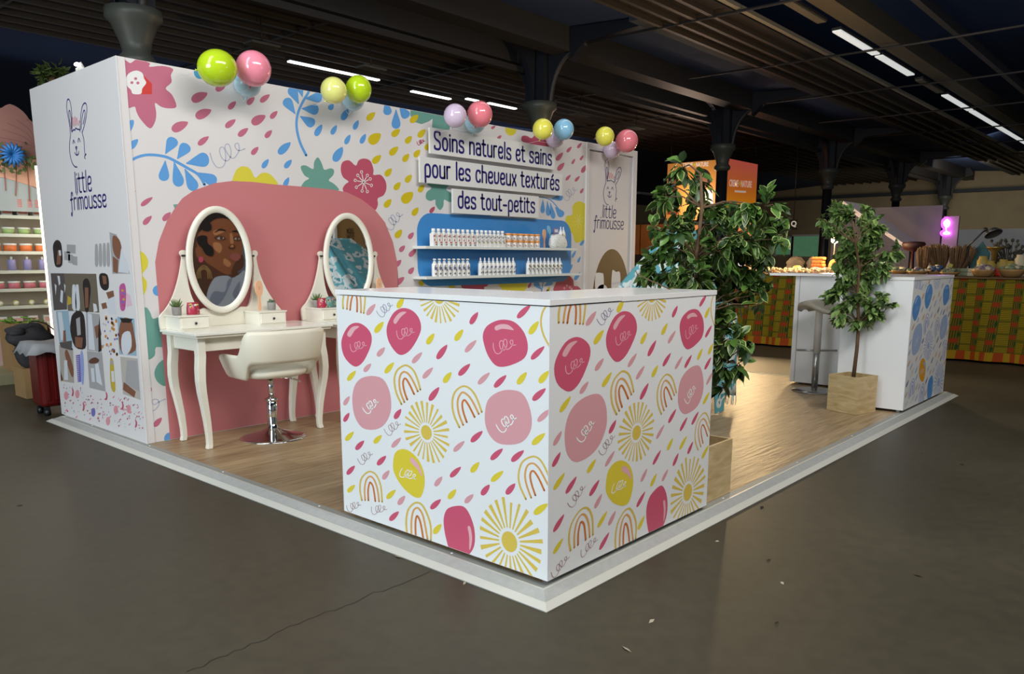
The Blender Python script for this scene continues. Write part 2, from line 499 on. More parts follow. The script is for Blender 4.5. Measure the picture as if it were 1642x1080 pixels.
r = nt.nodes.new('ShaderNodeValToRGB'); r.color_ramp.elements[0].position = .3; r.color_ramp.elements[0].color = (.50, .46, .40, 1); r.color_ramp.elements[1].position = .65; r.color_ramp.elements[1].color = (1, 1, 1, 1)
nt.links.new(n1.outputs['Fac'], r.inputs['Fac'])
mx = nt.nodes.new('ShaderNodeMixRGB'); mx.blend_type = 'MULTIPLY'; mx.inputs['Fac'].default_value = .8
nt.links.new(br.outputs['Color'], mx.inputs['Color1']); nt.links.new(r.outputs['Color'], mx.inputs['Color2']); nt.links.new(mx.outputs['Color'], b.inputs['Base Color'])
bp = nt.nodes.new('ShaderNodeBump'); bp.inputs['Strength'].default_value = .5; bp.inputs['Distance'].default_value = .01
nt.links.new(n1.outputs['Fac'], bp.inputs['Height']); nt.links.new(bp.outputs['Normal'], b.inputs['Normal'])
OAKF = m
CHIP = [M('litter_pale', (170, 160, 140), .8), M('litter_dark', (30, 26, 20), .8)]
for i, (px, py, s_, k) in enumerate(((1045, 996, .020, 0), (1005, 1041, .024, 0), (1232, 897, .016, 0), (1254, 935, .018, 0), (1150, 868, .010, 0), (1222, 814, .030, 1), (1472, 923, .020, 1), (1245, 998, .012, 1), (1542, 745, .022, 1), (32, 811, .020, 1), (745, 935, .016, 0), (640, 893, .03, 0), (1477, 727, .014, 0))):
    p = at(px, py, 'z', 0); a_ = i*1.3; c_, q_ = math.cos(a_)*s_, math.sin(a_)*s_
    tag(MB().add([(p.x-c_, p.y-q_, .001), (p.x+q_*.3, p.y-c_*.3, .001), (p.x+c_, p.y+q_, .003), (p.x-q_*.35, p.y+c_*.35, .006)], [(0, 1, 2, 3)], CHIP[k]).build('paper_scrap' if k == 0 else 'dirt_flake'), ('tiny pale scrap' if k == 0 else 'tiny dark flake')+' on the concrete floor, '+('left of the crack end', 'lowest near the front corner', 'right of the front corner', 'beyond the right pale pair', 'close under the right edging', 'longest, along the right edging', 'far right', 'below the right pale scraps', 'near the blue-print counter', 'at the left edge of the picture', 'under the left edging by the corner', 'straw-like, under the left edging', 'in the far right aisle')[i], 'litter', 'litter on the hall floor')
PX, PY = 6.2, 5.16
pf = empty('stand_platform', (PX/2, PY/2, 0)); tag(pf, 'low exhibition stand platform with oak laminate floor and pale ramped edging', 'platform')
mb = MB().box(.135, PX-.135, .135, PY-.135, 0.002, H-.001, OAKF); mb.build('laminate_floor', None, pf)
def edging(a, b_, out):
    """a mitred ramp profile with a flat lip, a ridge and a toe; a, b inner corners, out = outward normal"""
    mb = MB(); a = Vector(a); b_ = Vector(b_); d = (b_-a).normalized(); o = Vector(out)
    prof = [(.0, H), (.040, H), (.046, H+.003), (.054, H+.003), (.060, H-.001), (.098, .020), (.102, .0215), (.135, .004), (.135, 0), (0, 0)]
    vs = []
    for P, s in ((a, -1), (b_, 1)):
        for q, z in prof: vs.append(P+o*q+d*(q*s)+Vector((0, 0, z)))
    n = len(prof); fs = [(i, (i+1) % n, n+(i+1) % n, n+i) for i in range(n)]+[tuple(range(n)), tuple(range(2*n-1, n-1, -1))]
    for i, f in enumerate(fs): mb.add(vs, [f], ALUD if i in (0, 7, 8) else ALUL if i in (1, 2, 6) else ALU)
    L = (b_-a).length; k = int(L/.9)
    for i in range(k):
        c = a+d*(L*(i+.5)/k)+o*.02
        mb.lathe([(.006, H-.001), (.006, H+.0012), (.003, H+.0022)], (c.x, c.y, 0), M('screw_head', (240, 240, 238), .3), 8)
    mb.build('edge_ramp', None, pf)
i0, x1, y1 = .135, PX-.135, PY-.135
edging((i0, i0, 0), (x1, i0, 0), (0, -1, 0)); edging((x1, y1, 0), (i0, y1, 0), (0, 1, 0))
edging((i0, y1, 0), (i0, i0, 0), (-1, 0, 0)); edging((x1, i0, 0), (x1, y1, 0), (1, 0, 0))

# ------------------------------------------------------------------ back wall with its print
WX, WY, WB, WT = 0.1276, 3.6316, 5.19, H+2.5
DX0 = 5.075
mb = MB()
mb.box(WX+.002, DX0, WY, WY+.06, H, WT, WHT)
P = Print('y', WY, lambda u, v, t: Vector((u, WY-t, v)), (WX+.004, DX0-.002, H+.002, WT-.002))
P.frame(180, 80, 5)
P.px(smooth([(25,45),(110,85),(148,105),(200,75),(300,105),(297,135),(400,128),(487,152),(470,200),(475,260),(428,308),(480,360),(515,455),(450,468),(390,455),(342,425),(352,500),(345,570),(303,630),(230,560),(195,500),(180,455),(130,468),(60,465),(15,460),(10,250)], 3, True), ROSE, .3)
P.px([(240,195),(318,270),(318,355),(225,355),(228,300)], RED, .5)
P.px(smooth([(190,165),(240,185),(255,230),(272,265),(240,310),(230,352),(165,352),(150,320),(120,290),(108,240),(130,190)], 3, True), WHT2, .7)
for c in ((187,230),(157,262),(205,265)): P.px(disc(c[0], c[1], 13, 12, 7), ROSE, .9)
P.drops(ROSE, [(762,345,636,405,75),(793,480,668,538,75),(607,578,478,643,75),(905,290,828,320,50),(990,412,932,473,45),(1140,378,1082,436,45),(1262,357,1186,416,45),(1323,490,1268,548,42),(1227,525,1118,590,72),(988,557,907,620,48),(1088,627,1010,690,48),(1278,643,1227,703,42),(1170,777,1117,838,42),(773,693,688,760,48)])
P.drops(BLUE, [(205,715,132,793,55),(170,562,50,690,95),(1428,740,1332,832,62),(1252,875,1203,946,42),(1437,880,1382,945,44),(1415,1020,1377,1100,40)])
P.px(disc(705, 175, 52, 58), M('teal_blue_print', (60, 150, 190), .5), .4)
P.many(ribbon(smooth([(60,990),(105,945),(160,880),(250,845),(340,842),(440,860),(530,905),(600,945),(690,1000),(740,1080)], 4), 22), BLUE, .5)
P.tears(BLUE, [(425,835,500,705,95),(520,875,605,755,95),(590,910,775,870,115),(425,885,410,1050,85),(495,895,540,1095,90),(580,950,665,1125,90),(665,980,835,1060,90),
               (1495,435,1430,295,80),(1468,515,1385,390,80),(1525,380,1500,290,50)])
P.many(ribbon(smooth([(1590,300),(1570,345),(1520,430),(1485,520),(1478,620),(1505,740),(1555,845)], 4), 20), BLUE, .5)
P.px(smooth([(985,1085),(983,985),(1020,940),(1070,935),(1110,960),(1145,1025),(1190,990),(1240,985),(1290,1020),(1310,1090)], 3, True), YEL, .4)
P.many(squig(930, 840, 280, 12, 8), GREYI, .4)
P.frame(420, 100, 5)
P.tears(BLUE, [(345,290,482,278,80),(318,370,455,380,85),(303,430,420,500,80),(1075,375,1075,532,72),(995,300,1010,422,68),(1100,345,1168,443,75)])
P.drops(BLUE, [(573,335,537,377,45),(690,373,642,462,52),(598,503,557,577,40),(772,463,737,538,40),(706,578,668,655,40),(830,573,792,650,40),(480,498,428,588,50),(645,678,578,793,68)])
P.px(smooth([(448,760),(480,810),(500,860),(550,848),(578,865),(570,905),(535,945),(580,975),(605,1035),(325,1035),(335,960),(378,930),(340,905),(310,838),(350,825),(410,855),(418,800)], 3, True), TEAL, .35)
P.px(smooth([(820,770),(870,790),(895,860),(894,902),(950,900),(990,950),(998,1010),(975,1065),(928,1090),(930,1140),(900,1190),(800,1190),(655,1040),(665,980),(695,955),(650,920),(632,860),(645,800),(700,785),(752,828),(775,785)], 3, True), DROSE, .35)
for x, y in ((798,878),(768,905),(748,945),(757,1000),(803,1030),(845,1035),(878,985),(868,933),(845,905)):
    P.many(ribbon([(815,960),(815+(x-815)*.84,960+(y-960)*.84)], 6), WHT2, .6)
    P.many(ribbon(disc(x, y, 9, 11, 10), 5, True), WHT2, .6)
P.drops(DYEL, [(905,400,842,462,50),(950,570,860,645,82),(1105,535,1042,590,50),(1252,420,1190,480,50),(1310,537,1252,598,48),(1198,590,1153,647,46),(1350,645,1312,700,46),(1090,675,1025,740,52),(953,743,888,806,52),(1177,732,1132,794,46),(1265,700,1222,757,46),(1037,850,990,910,48),(1198,900,1153,960,46),(1108,960,1063,1020,46),(1298,980,1257,1038,44),(1208,1040,1125,1120,80)], .6)
P.px([(1190,340),(1190,425),(1230,480),(1280,495),(1340,472),(1368,450),(1362,545),(1500,580),(1520,400)], TEAL, .3)
P.many(squig(1275, 640, 62, 10, 7), ROSE, .4)
P.frame(580, 250, 5)
P.drops(DYEL, [(235,345,184,410,48),(452,413,408,475,46),(320,590,272,655,50),(500,990,465,1035,44),(742,1015,700,1055,42)])
P.drops(ROSE, [(415,612,376,663,38),(345,717,304,766,38),(435,748,380,804,40),(417,892,378,943,40),(315,832,270,885,40),(340,970,270,1030,46)])
P.drops(DROSE, [(585,405,547,455,32)])
P.px(smooth([(525,225),(560,255),(520,290),(515,340),(550,360),(590,350),(592,390),(625,433),(655,400),(660,350),(700,368),(725,360),(715,300),(675,265),(700,225),(610,200)], 3, True), TEAL, .35)
P.many(squig(262, 520, 165, 30, 7), GREYI, .4)
P.frame(180, 280, 10)
P.px([(200,215),(290,210),(345,235),(378,265),(330,320),(200,400)], ROSE, .4)
P.drops(ROSE, [(645,360,460,495,80),(630,660,497,795,88),(310,910,270,1000,50),(935,600,812,735,90)])
P.px([(975,478),(1060,470),(1150,520),(1000,540)], TEAL, .35)
P.frame(190, 380, 3.173)
P.px(smooth([(40,66),(110,70),(145,105),(148,150),(120,190),(143,225),(140,270),(110,312),(60,318)], 3, True), YEL, .35)
P.px(smooth([(60,430),(130,357),(160,380),(175,415),(215,405),(235,440),(235,550),(190,560),(185,600),(155,622),(120,600),(105,560)], 3, True), TEAL, .35)
P.px(disc(200, 272, 26, 27), BLUE, .35)
P.px(smooth([(250,620),(205,640),(182,690),(198,735),(240,757),(265,700)], 3, True), TEAL, .35)
P.px(smooth([(110,785),(150,760),(170,770),(158,798),(115,815)], 3, True), ROSE, .35)
P.drops(ROSE, [(220,918,180,962,28)])
P.px(disc(262, 1025, 30, 32), BLUE, .35)
P.many(ribbon(smooth([(238,823),(205,838),(182,852),(170,838),(180,824),(200,828),(206,850),(185,878),(155,885),(138,872),(145,856),(165,866),(158,905),(130,925),(110,920)], 4), 5), GREYI, .4)
P.frame(740, 180, 3.6)
P.px(disc(285, 95, 33, 40), YEL, .35)
P.px(smooth([(348,140),(375,135),(405,150),(430,130),(500,160),(500,200),(360,175)], 3, True), DROSE, .35)
P.drops(ROSE, [(230,133,208,154,18),(196,78,172,94,16),(585,232,547,277,26),(593,291,555,335,28),(635,198,608,230,18),(693,176,669,206,17),(655,268,637,298,15),(703,248,685,276,15),(722,303,693,348,24),(630,360,602,392,17),(682,368,655,398,17),(704,438,686,467,16),(300,606,250,640,26),(395,613,355,640,26)])
P.many(ribbon(smooth([(420,485),(490,495),(530,520),(570,570)], 4), 6), BLUE, .45)
P.tears(BLUE, [(470,500,468,582,26),(495,510,502,597,28),(512,520,532,614,28),(540,545,585,600,42),(515,500,585,490,36)])
P.many(squig(628, 470, 92, 25, 3), GREYI, .4)
P.px(smooth([(665,515),(700,520),(735,560),(735,700),(690,745),(655,748),(640,700),(610,680),(600,645),(605,600),(640,590),(640,545)], 3, True), YEL, .35)
for i in range(9):
    a = 2*PI*i/9+.2; P.many(ribbon([(675,625),(675+28*math.cos(a),625+40*math.sin(a))], 2.5), M('pale_yellow_print', (235, 228, 130), .5), .5)
P.drops(BLUE, [(708,737,685,768,18),(660,798,637,838,16),(686,832,671,867,14),(640,876,622,912,16),(684,922,652,968,22)])
P.frame(680, 340, 8.305)
P.px([(470,915),(890,915),(840,985),(800,995),(800,1060),(590,1060),(500,1000)], DROSE, .35)
P.px(smooth([(990,900),(1340,900),(1335,1050),(1100,1060),(1010,990)], 3, True), YEL, .35)
P.px([(505,30),(890,40),(890,140),(505,140)], BLUE, .35)
P.px(disc(370, 980, 42, 45), DYEL, .35)
P.frame(800, 340, 8.307)
P.px(smooth([(745,1060),(755,950),(800,890),(860,920),(890,860),(940,850),(990,900),(1000,980),(1050,985),(1085,1060)], 3, True), DROSE, .35)
P.tears(BLUE, [(570,1035,475,930,75),(600,985,712,920,75)])
P.many(ribbon([(597,895),(568,1050)], 16), BLUE, .4)
P.drops(DROSE, [(435,930,388,1008,34)])
for x, y in ((872,1012),(905,978),(945,1000),(968,1022)): P.many(ribbon(disc(x, y, 9, 12, 10), 4, True), WHT2, .6)
# the pink arch behind the dressing tables
P.frame(0, 0, 1)
left = P.to2(272.6, 703)[0]; right = P.to2(638, 460)[0]
arc = [P.to2(*q) for q in ((254.4,388),(260,373),(267.5,354),(280,334),(292,318),(310,305.5),(344,293.5),(372,290),(405,291.5),(440,295.5),(490,299.5),(530,303.5),(556,308),(580,319.5),(601,336),(617,356),(630,388),(636,416),(638,440))]
P.uv([(left, H+.003), (left-.01, P.to2(253,420)[1])]+arc+[(right, 1.2), (right, H+.003)], ARCH, .9)
P.uv(rrect(2.60, 4.83, 1.035, 1.685, .17), BLUEP, .9)
rnd = random.Random(77)
for i in range(95):
    u = rnd.uniform(2.62, 5.0); v = rnd.uniform(.12, .92); a = rnd.uniform(.7, 1.2); l = rnd.uniform(.05, .09)
    P.uv([(x, y) for x, y in drop(u+l*math.cos(a), v+l*math.sin(a), u, v, l*.55)], (DYEL, ROSE, BLUE, DROSE)[(int(u*1.3)+i) % 4], .3)
for u, v, c in ((3.1, .45, TEAL), (3.9, .35, ROSE), (4.6, .55, YEL), (2.85, .8, YEL)):
    P.uv(smooth([(u+(.17 if k % 2 else .08)*math.cos(k*PI/5), v+(.17 if k % 2 else .08)*math.sin(k*PI/5)) for k in range(10)], 4, True), c, .5)
P.emit(mb)
wb = mb.build('wall_back', origin=(2.5, WY, H)); struct(wb, 'tall white stand wall printed with flowers, seeds and a big pink arch', 'wall')

# side wall with logo and photo collage
mb = MB()
mb.box(WX, WX+.055, WY-.003, WB, H, WT, WHT)
mb.box(WX, WX+.003, WY-.006, WY-.003, H, WT, M('edge_trim', (244, 244, 244), .4))
SW = Print('x', WX, lambda u, v, t: Vector((WX-t, u, v)), (WY+.001, WB-.002, H+.004, WT-.002))
a_ = SW.to2(90+140/4.5, 150+285/4.5)
lg = logo_polys(a_[0], a_[1], .165, -1.95, .0095, (('little', -.28, -2.42, .88, .84), ('frimousse', -.66, -3.12, 1.95, .70)))
SW.many_uv(lg['navy'], NAVY, .6); SW.many_uv(lg['pink'], PINKI, .6)
SK1 = M('brown_skin_print', (132, 88, 66), .5); SK2 = M('deep_skin_print', (98, 62, 46), .5)
HR = M('hair_print', (38, 32, 32), .5); GR1 = M('grey_photo', (168, 166, 166), .5); GR2 = M('taupe_photo', (110, 100, 84), .5)
WHP = M('cloth_photo', (214, 216, 220), .5); BLP = M('pale_blue_photo', (150, 180, 196), .5); LIL = M('lilac_photo', (120, 110, 180), .5); AMB = M('amber_photo', (196, 170, 60), .5)
ORP = M('orange_dot_print', (206, 140, 70), .5)
S = SW.frame(70, 360, 3.176)
def ph(poly, mat, lay=.4): S.px(smooth(poly, 3, True) if len(poly) > 4 else poly, mat, lay)
ph([(62,80),(80,82),(92,110),(95,205),(60,212),(50,150),(48,105)], HR); ph([(72,130),(88,140),(86,200),(66,205)], SK1, .6); ph([(76,130),(88,130),(90,158),(80,158)], WHP, .8)
for x, y, w_ in ((105,135,30),(125,150,24),(148,160,24),(118,100,45)): ph([(x,y),(x+w_,y+3),(x+w_,y+48),(x,y+44)], GR1, .5)
for i in range(4): ph([(262+20*i,110-2*i),(268+20*i,98-2*i),(276+20*i,110-2*i),(278+20*i,205),(262+20*i,203)], GR1, .5)
ph([(335,38),(372,50),(440,250),(350,250)], GR1, .4); ph([(355,55),(385,75),(398,130),(385,175),(360,150),(350,100)], SK1, .6); ph([(395,120),(430,200),(435,248),(380,240)], WHP, .7); ph([(352,160),(380,180),(378,248),(355,240)], SK1, .8)
ph([(36,247),(112,248),(120,432),(52,436)], M('charcoal_photo', (84, 78, 76), .5), .35)
for q in ([(70,260),(82,262),(86,300),(78,310)], [(88,330),(100,340),(96,400),(84,390)], [(56,300),(66,310),(62,360)], [(104,300),(112,310),(108,350)]): ph(q, WHP, .5)
ph([(104,248),(268,250),(284,448),(124,438)], GR2, .37); 
for x in (146,163): ph([(x,320),(x+5,305),(x+13,306),(x+16,322),(x+22,428),(x,424)], WHP, .6)
ph([(122,362),(140,372),(142,402),(122,410)], AMB, .6); ph([(200,290),(225,275),(240,320),(236,380),(228,440),(212,440),(205,370)], HR, .5); ph([(210,320),(228,320),(228,420),(212,425)], SK1, .65); ph([(252,400),(268,405),(275,440),(255,446)], WHP, .6)
ph([(285,252),(325,255),(332,320),(310,335),(288,310)], HR, .4); ph([(298,260),(318,262),(322,300),(305,305)], SK1, .6)
ph([(318,345),(355,335),(360,365),(330,378)], SK1, .5); ph([(293,402),(318,395),(325,425),(300,430)], SK1, .5); ph([(325,375),(360,362),(372,458),(328,452)], WHP, .45)
ph([(388,310),(412,300),(420,345),(415,430),(392,432),(386,360)], M('pink_pack_print', (190, 90, 150), .5), .5); ph([(420,345),(440,360),(452,410),(424,420)], M('blush_print', (228, 190, 205), .5), .5)
for i in range(6): ph(disc(402+6*(i%2), 335+15*i, 7, 6, 8), (AMB, LIL, DROSE)[i % 3], .7)
ph([(62,440),(138,437),(148,640),(80,600)], BLP, .36); ph([(72,445),(92,445),(110,580),(88,590)], WHP, .6); ph([(80,600),(145,590),(142,640),(88,625)], M('charcoal_photo', (84,78,76), .5), .6); ph([(100,540),(112,535),(116,600),(100,600)], SK1, .7)
ph([(126,440),(215,447),(218,636),(148,626)], WHP, .37); ph([(150,455),(175,438),(205,460),(215,560),(212,630),(160,622),(136,540),(140,480)], HR, .55); ph([(165,480),(185,470),(190,560),(172,565)], GR1, .7); ph([(160,570),(200,575),(196,628),(162,622)], SK1, .75)
ph([(216,448),(285,455),(296,650),(222,640)], GR1, .38); ph([(225,450),(245,455),(262,640),(230,635)], WHP, .6); ph([(258,520),(285,505),(295,560),(268,580)], SK1, .6); ph([(285,460),(296,640),(280,650),(278,560)], HR, .7)
random.seed(3)
for i in range(46):
    u_ = random.random(); v_ = random.random(); x = 292+88*u_+6*v_; y = 462+190*v_+u_*12
    S.px(disc(x, y, 4 if i % 3 else 6, 6 if i % 3 else 9, 8), (ORP, GREYI, LIL)[i % 3] if i % 3 else ORP, .5)
ph([(375,468),(462,478),(474,668),(385,660)], BLP, .36); ph([(400,480),(445,485),(462,560),(468,640),(400,655),(382,560)], SK1, .5); ph([(400,560),(440,545),(448,620),(420,665),(398,640)], WHP, .7); ph([(388,475),(455,480),(440,500),(400,498)], HR, .6)
ph([(78,612),(150,630),(156,806),(88,796)], M('warm_grey_photo', (176, 166, 156), .5), .36); ph([(108,650),(122,640),(150,720),(152,770),(140,768),(118,700)], SK1, .6); ph([(105,690),(120,690),(125,790),(105,790)], WHP, .65); ph([(85,740),(100,790),(88,796)], SK2, .6)
ph([(164,665),(186,660),(192,800),(174,802)], LIL, .5); ph([(188,655),(200,650),(206,720),(204,804),(194,802)], M('periwinkle_print', (150, 165, 215), .5), .55)
for i in range(14): S.many(ribbon([(165, 672+9.4*i), (180, 673+9.4*i)], 2.2), WHP, .65)
ph([(220,643),(298,652),(316,850),(234,830)], GR1, .36); ph([(232,690),(262,675),(284,690),(270,705),(236,706)], SK2, .6); ph([(262,710),(278,705),(300,820),(270,800)], WHP, .6); ph([(240,730),(256,730),(262,800),(246,800)], WHP, .6)
ph([(338,690),(346,680),(354,690),(358,720),(366,840),(350,846),(340,800)], AMB, .5); ph([(340,690),(354,690),(354,712),(340,712)], GR1, .7); ph([(344,745),(358,745),(362,800),(347,800)], WHP, .7)
ph([(390,672),(480,682),(494,892),(404,862)], M('beige_photo', (188, 180, 170), .5), .36); ph([(425,690),(475,692),(488,850),(415,810)], GR1, .55); ph([(408,800),(470,850),(462,880),(404,840)], SK1, .6)
# small scattered motifs of the lower print
for i in range(150):
    u_, v_ = random.random(), random.random()
    x = 94+u_*410+v_*12; y = 808+u_*94+v_*158
    k = i % 6
    if k == 0: S.px(disc(x, y, 3.4, 5, 7), DROSE, .5)
    elif k == 1: S.px(drop(x+8, y-6, x-2, y+6, 7), PINKI, .5)
    elif k == 2: S.many(ribbon([(x,y),(x+4,y+5),(x+8,y+1)], 1.6), GREYI, .5)
    elif k == 3: S.px([(x,y),(x+9,y+2),(x+5,y-6)], ROSE, .5)
    elif k == 4: S.px(disc(x, y, 2.2, 3, 6), NAVY, .5)
    else: S.many(ribbon([(x,y),(x+2,y-8)], 1.6), LIL, .5)
for x, y, c in ((115,870,PINKI),(172,862,PINKI),(253,955,LIL),(368,942,PINKI),(434,938,PINKI),(328,1000,PINKI)): S.px(disc(x, y, 11, 22, 14), c, .6)
for x, y in ((148,850),(203,925),(320,870),(402,920),(470,1010)): S.px(smooth([(x-5,y-20),(x+3,y-12),(x+6,y+4),(x+2,y+22),(x-5,y+20),(x-1,y)], 3, True), DROSE, .6)
S.emit(mb)
sw = mb.build('wall_left', origin=(WX, (WY+WB)/2, H)); struct(sw, 'white side wall of the stand with rabbit logo and a collage of hair-care photos', 'wall')
mb = MB().box(WX+.06, 6.08, WB-.06, WB, H+.0045, WT, WHT).box(6.03, 6.08, WY+.07, WB-.07, H+.0045, WT, WHT)
struct(mb.build('wall_rear'), 'plain rear and right walls of the storage room behind the stand wall', 'wall')

# door at the right end
mb = MB()
mb.box(DX0+.002, DX0+.05, WY-.012, WY+.05, H, WT, WHT).box(6.0, 6.08, WY-.012, WY+.05, H, WT, WHT).box(DX0+.05, 6.0, WY-.012, WY+.05, 2.47, WT, WHT)
dr = empty('door_1', (5.55, WY, H)); struct(dr, 'white stand door with rabbit logo above a brown arch print', 'door')
mb.build('door_frame', None, dr)
mb = MB().box(DX0+.06, 5.985, WY+.004, WY+.044, H+.01, 2.455, WHT)
D = Print('y', WY+.004, lambda u, v, t: Vector((u, WY+.004-t, v)), (DX0+.065, 5.98, H+.02, 2.45))
D.frame(940, 230, 4.5)
a_ = D.to2(940+172/4.5, 230+285/4.5)
lg = logo_polys(a_[0], a_[1], .178, 1.69, .0085, (('little', -.45, -2.18, .87, .78), ('frimousse', -1.0, -2.88, 1.96, .75)))
D.many_uv(lg['navy'], NAVY, .6); D.many_uv(lg['pink'], PINKI, .6)
c0 = D.to2(980, 470)[0]; top = D.to2(980, 399)[1]; wl = D.to2(945, 460)[0]; wr = D.to2(1006, 455)[0]
D.uv([(c0+(wr-wl)/2*math.cos(t*PI/24)*.98, top-.62+.62*math.sin(t*PI/24)) for t in range(25)]+[(wl, H+.02), (wr, H+.02)], BROWNP, .4)
for l in ([(68,1060),(66,950),(80,932),(110,934),(124,948),(122,1060)], [(184,1060),(186,930),(196,912),(215,926),(244,932),(240,1060)], [(82,1062),(90,1030),(118,1016),(145,1030),(150,1062)]): D.px(smooth(l, 3, True), WHT2, .7)
mb2 = mb; D.emit(mb2); mb2.build('door_leaf', None, dr)
mb = MB().tube([(5.93, WY-.0, 1.02), (5.93, WY-.045, 1.02), (5.83, WY-.05, 1.02)], .009, M('satin_steel', (190, 190, 188), .25, .9)); mb.build('door_handle', None, dr)
mb = MB(); DG = M('dark_gap', (60, 55, 50), .8)
# ------------------------------------------------------------------ lettered boards on the wall
def sign(name, u0, u1, z0, z1, txt, tu0, tu1, zb, xh, label):
    r_ = empty(name, ((u0+u1)/2, WY-.02, z0)); tag(r_, label, 'sign', 'lettered boards of the stand wall')
    mb = MB().box(u0, u1, WY-.062, WY-.042, z0, z1, BRD); mb.build('board', None, r_, bev=.0015)
    for x in (u0+.15, u1-.15): MB().box(x-.03, x+.03, WY-.042, WY-.0006, (z0+z1)/2-.03, (z0+z1)/2+.03, BRD).build('spacer', None, r_)
    mb = MB()
    for q in letter_polys(txt, tu0, zb, tu1-tu0, xh, .0205, gap=.20, space=.34): mb.flat(q, lambda u, v, t: Vector((u, WY-.062-t, v)), .0012, NAVY)
    mb.build('lettering', None, r_)
SG = Print('y', WY-.062, None, None)
def zz(px, py): return SG.to2(px, py)
def mk(x0, x1, yt0, yb0, yt1, yb1):
    a, b_, c, d = zz(x0, yt0), zz(x0, yb0), zz(x1, yt1), zz(x1, yb1)
    return a[0], c[0], (b_[1]+d[1])/2, (a[1]+c[1])/2
for txt, fr, tx, lab in (
    ('Soins naturels et sains', (689,890,206,246,235,272), (697,884,239,263), 'white board lettered Soins naturels et sains in navy, topmost of three'),
    ('pour les cheveux texturés', (673,902,251,292,279,314), (682,896,283,303), 'widest white board lettered pour les cheveux texturés, middle of three'),
    ('des tout-petits', (726,864,303,342,314,349), (735,857,331,341), 'short white board lettered des tout-petits, lowest of three')):
    u0, u1, z0, z1 = mk(*fr)
    tu0, zb0 = zz(tx[0], tx[2]); tu1, zb1 = zz(tx[1], tx[3])
    sign('lettered_board', u0, u1, z0, z1, txt, tu0, tu1, (zb0+zb1)/2-.004, (z1-z0)*.68, lab)
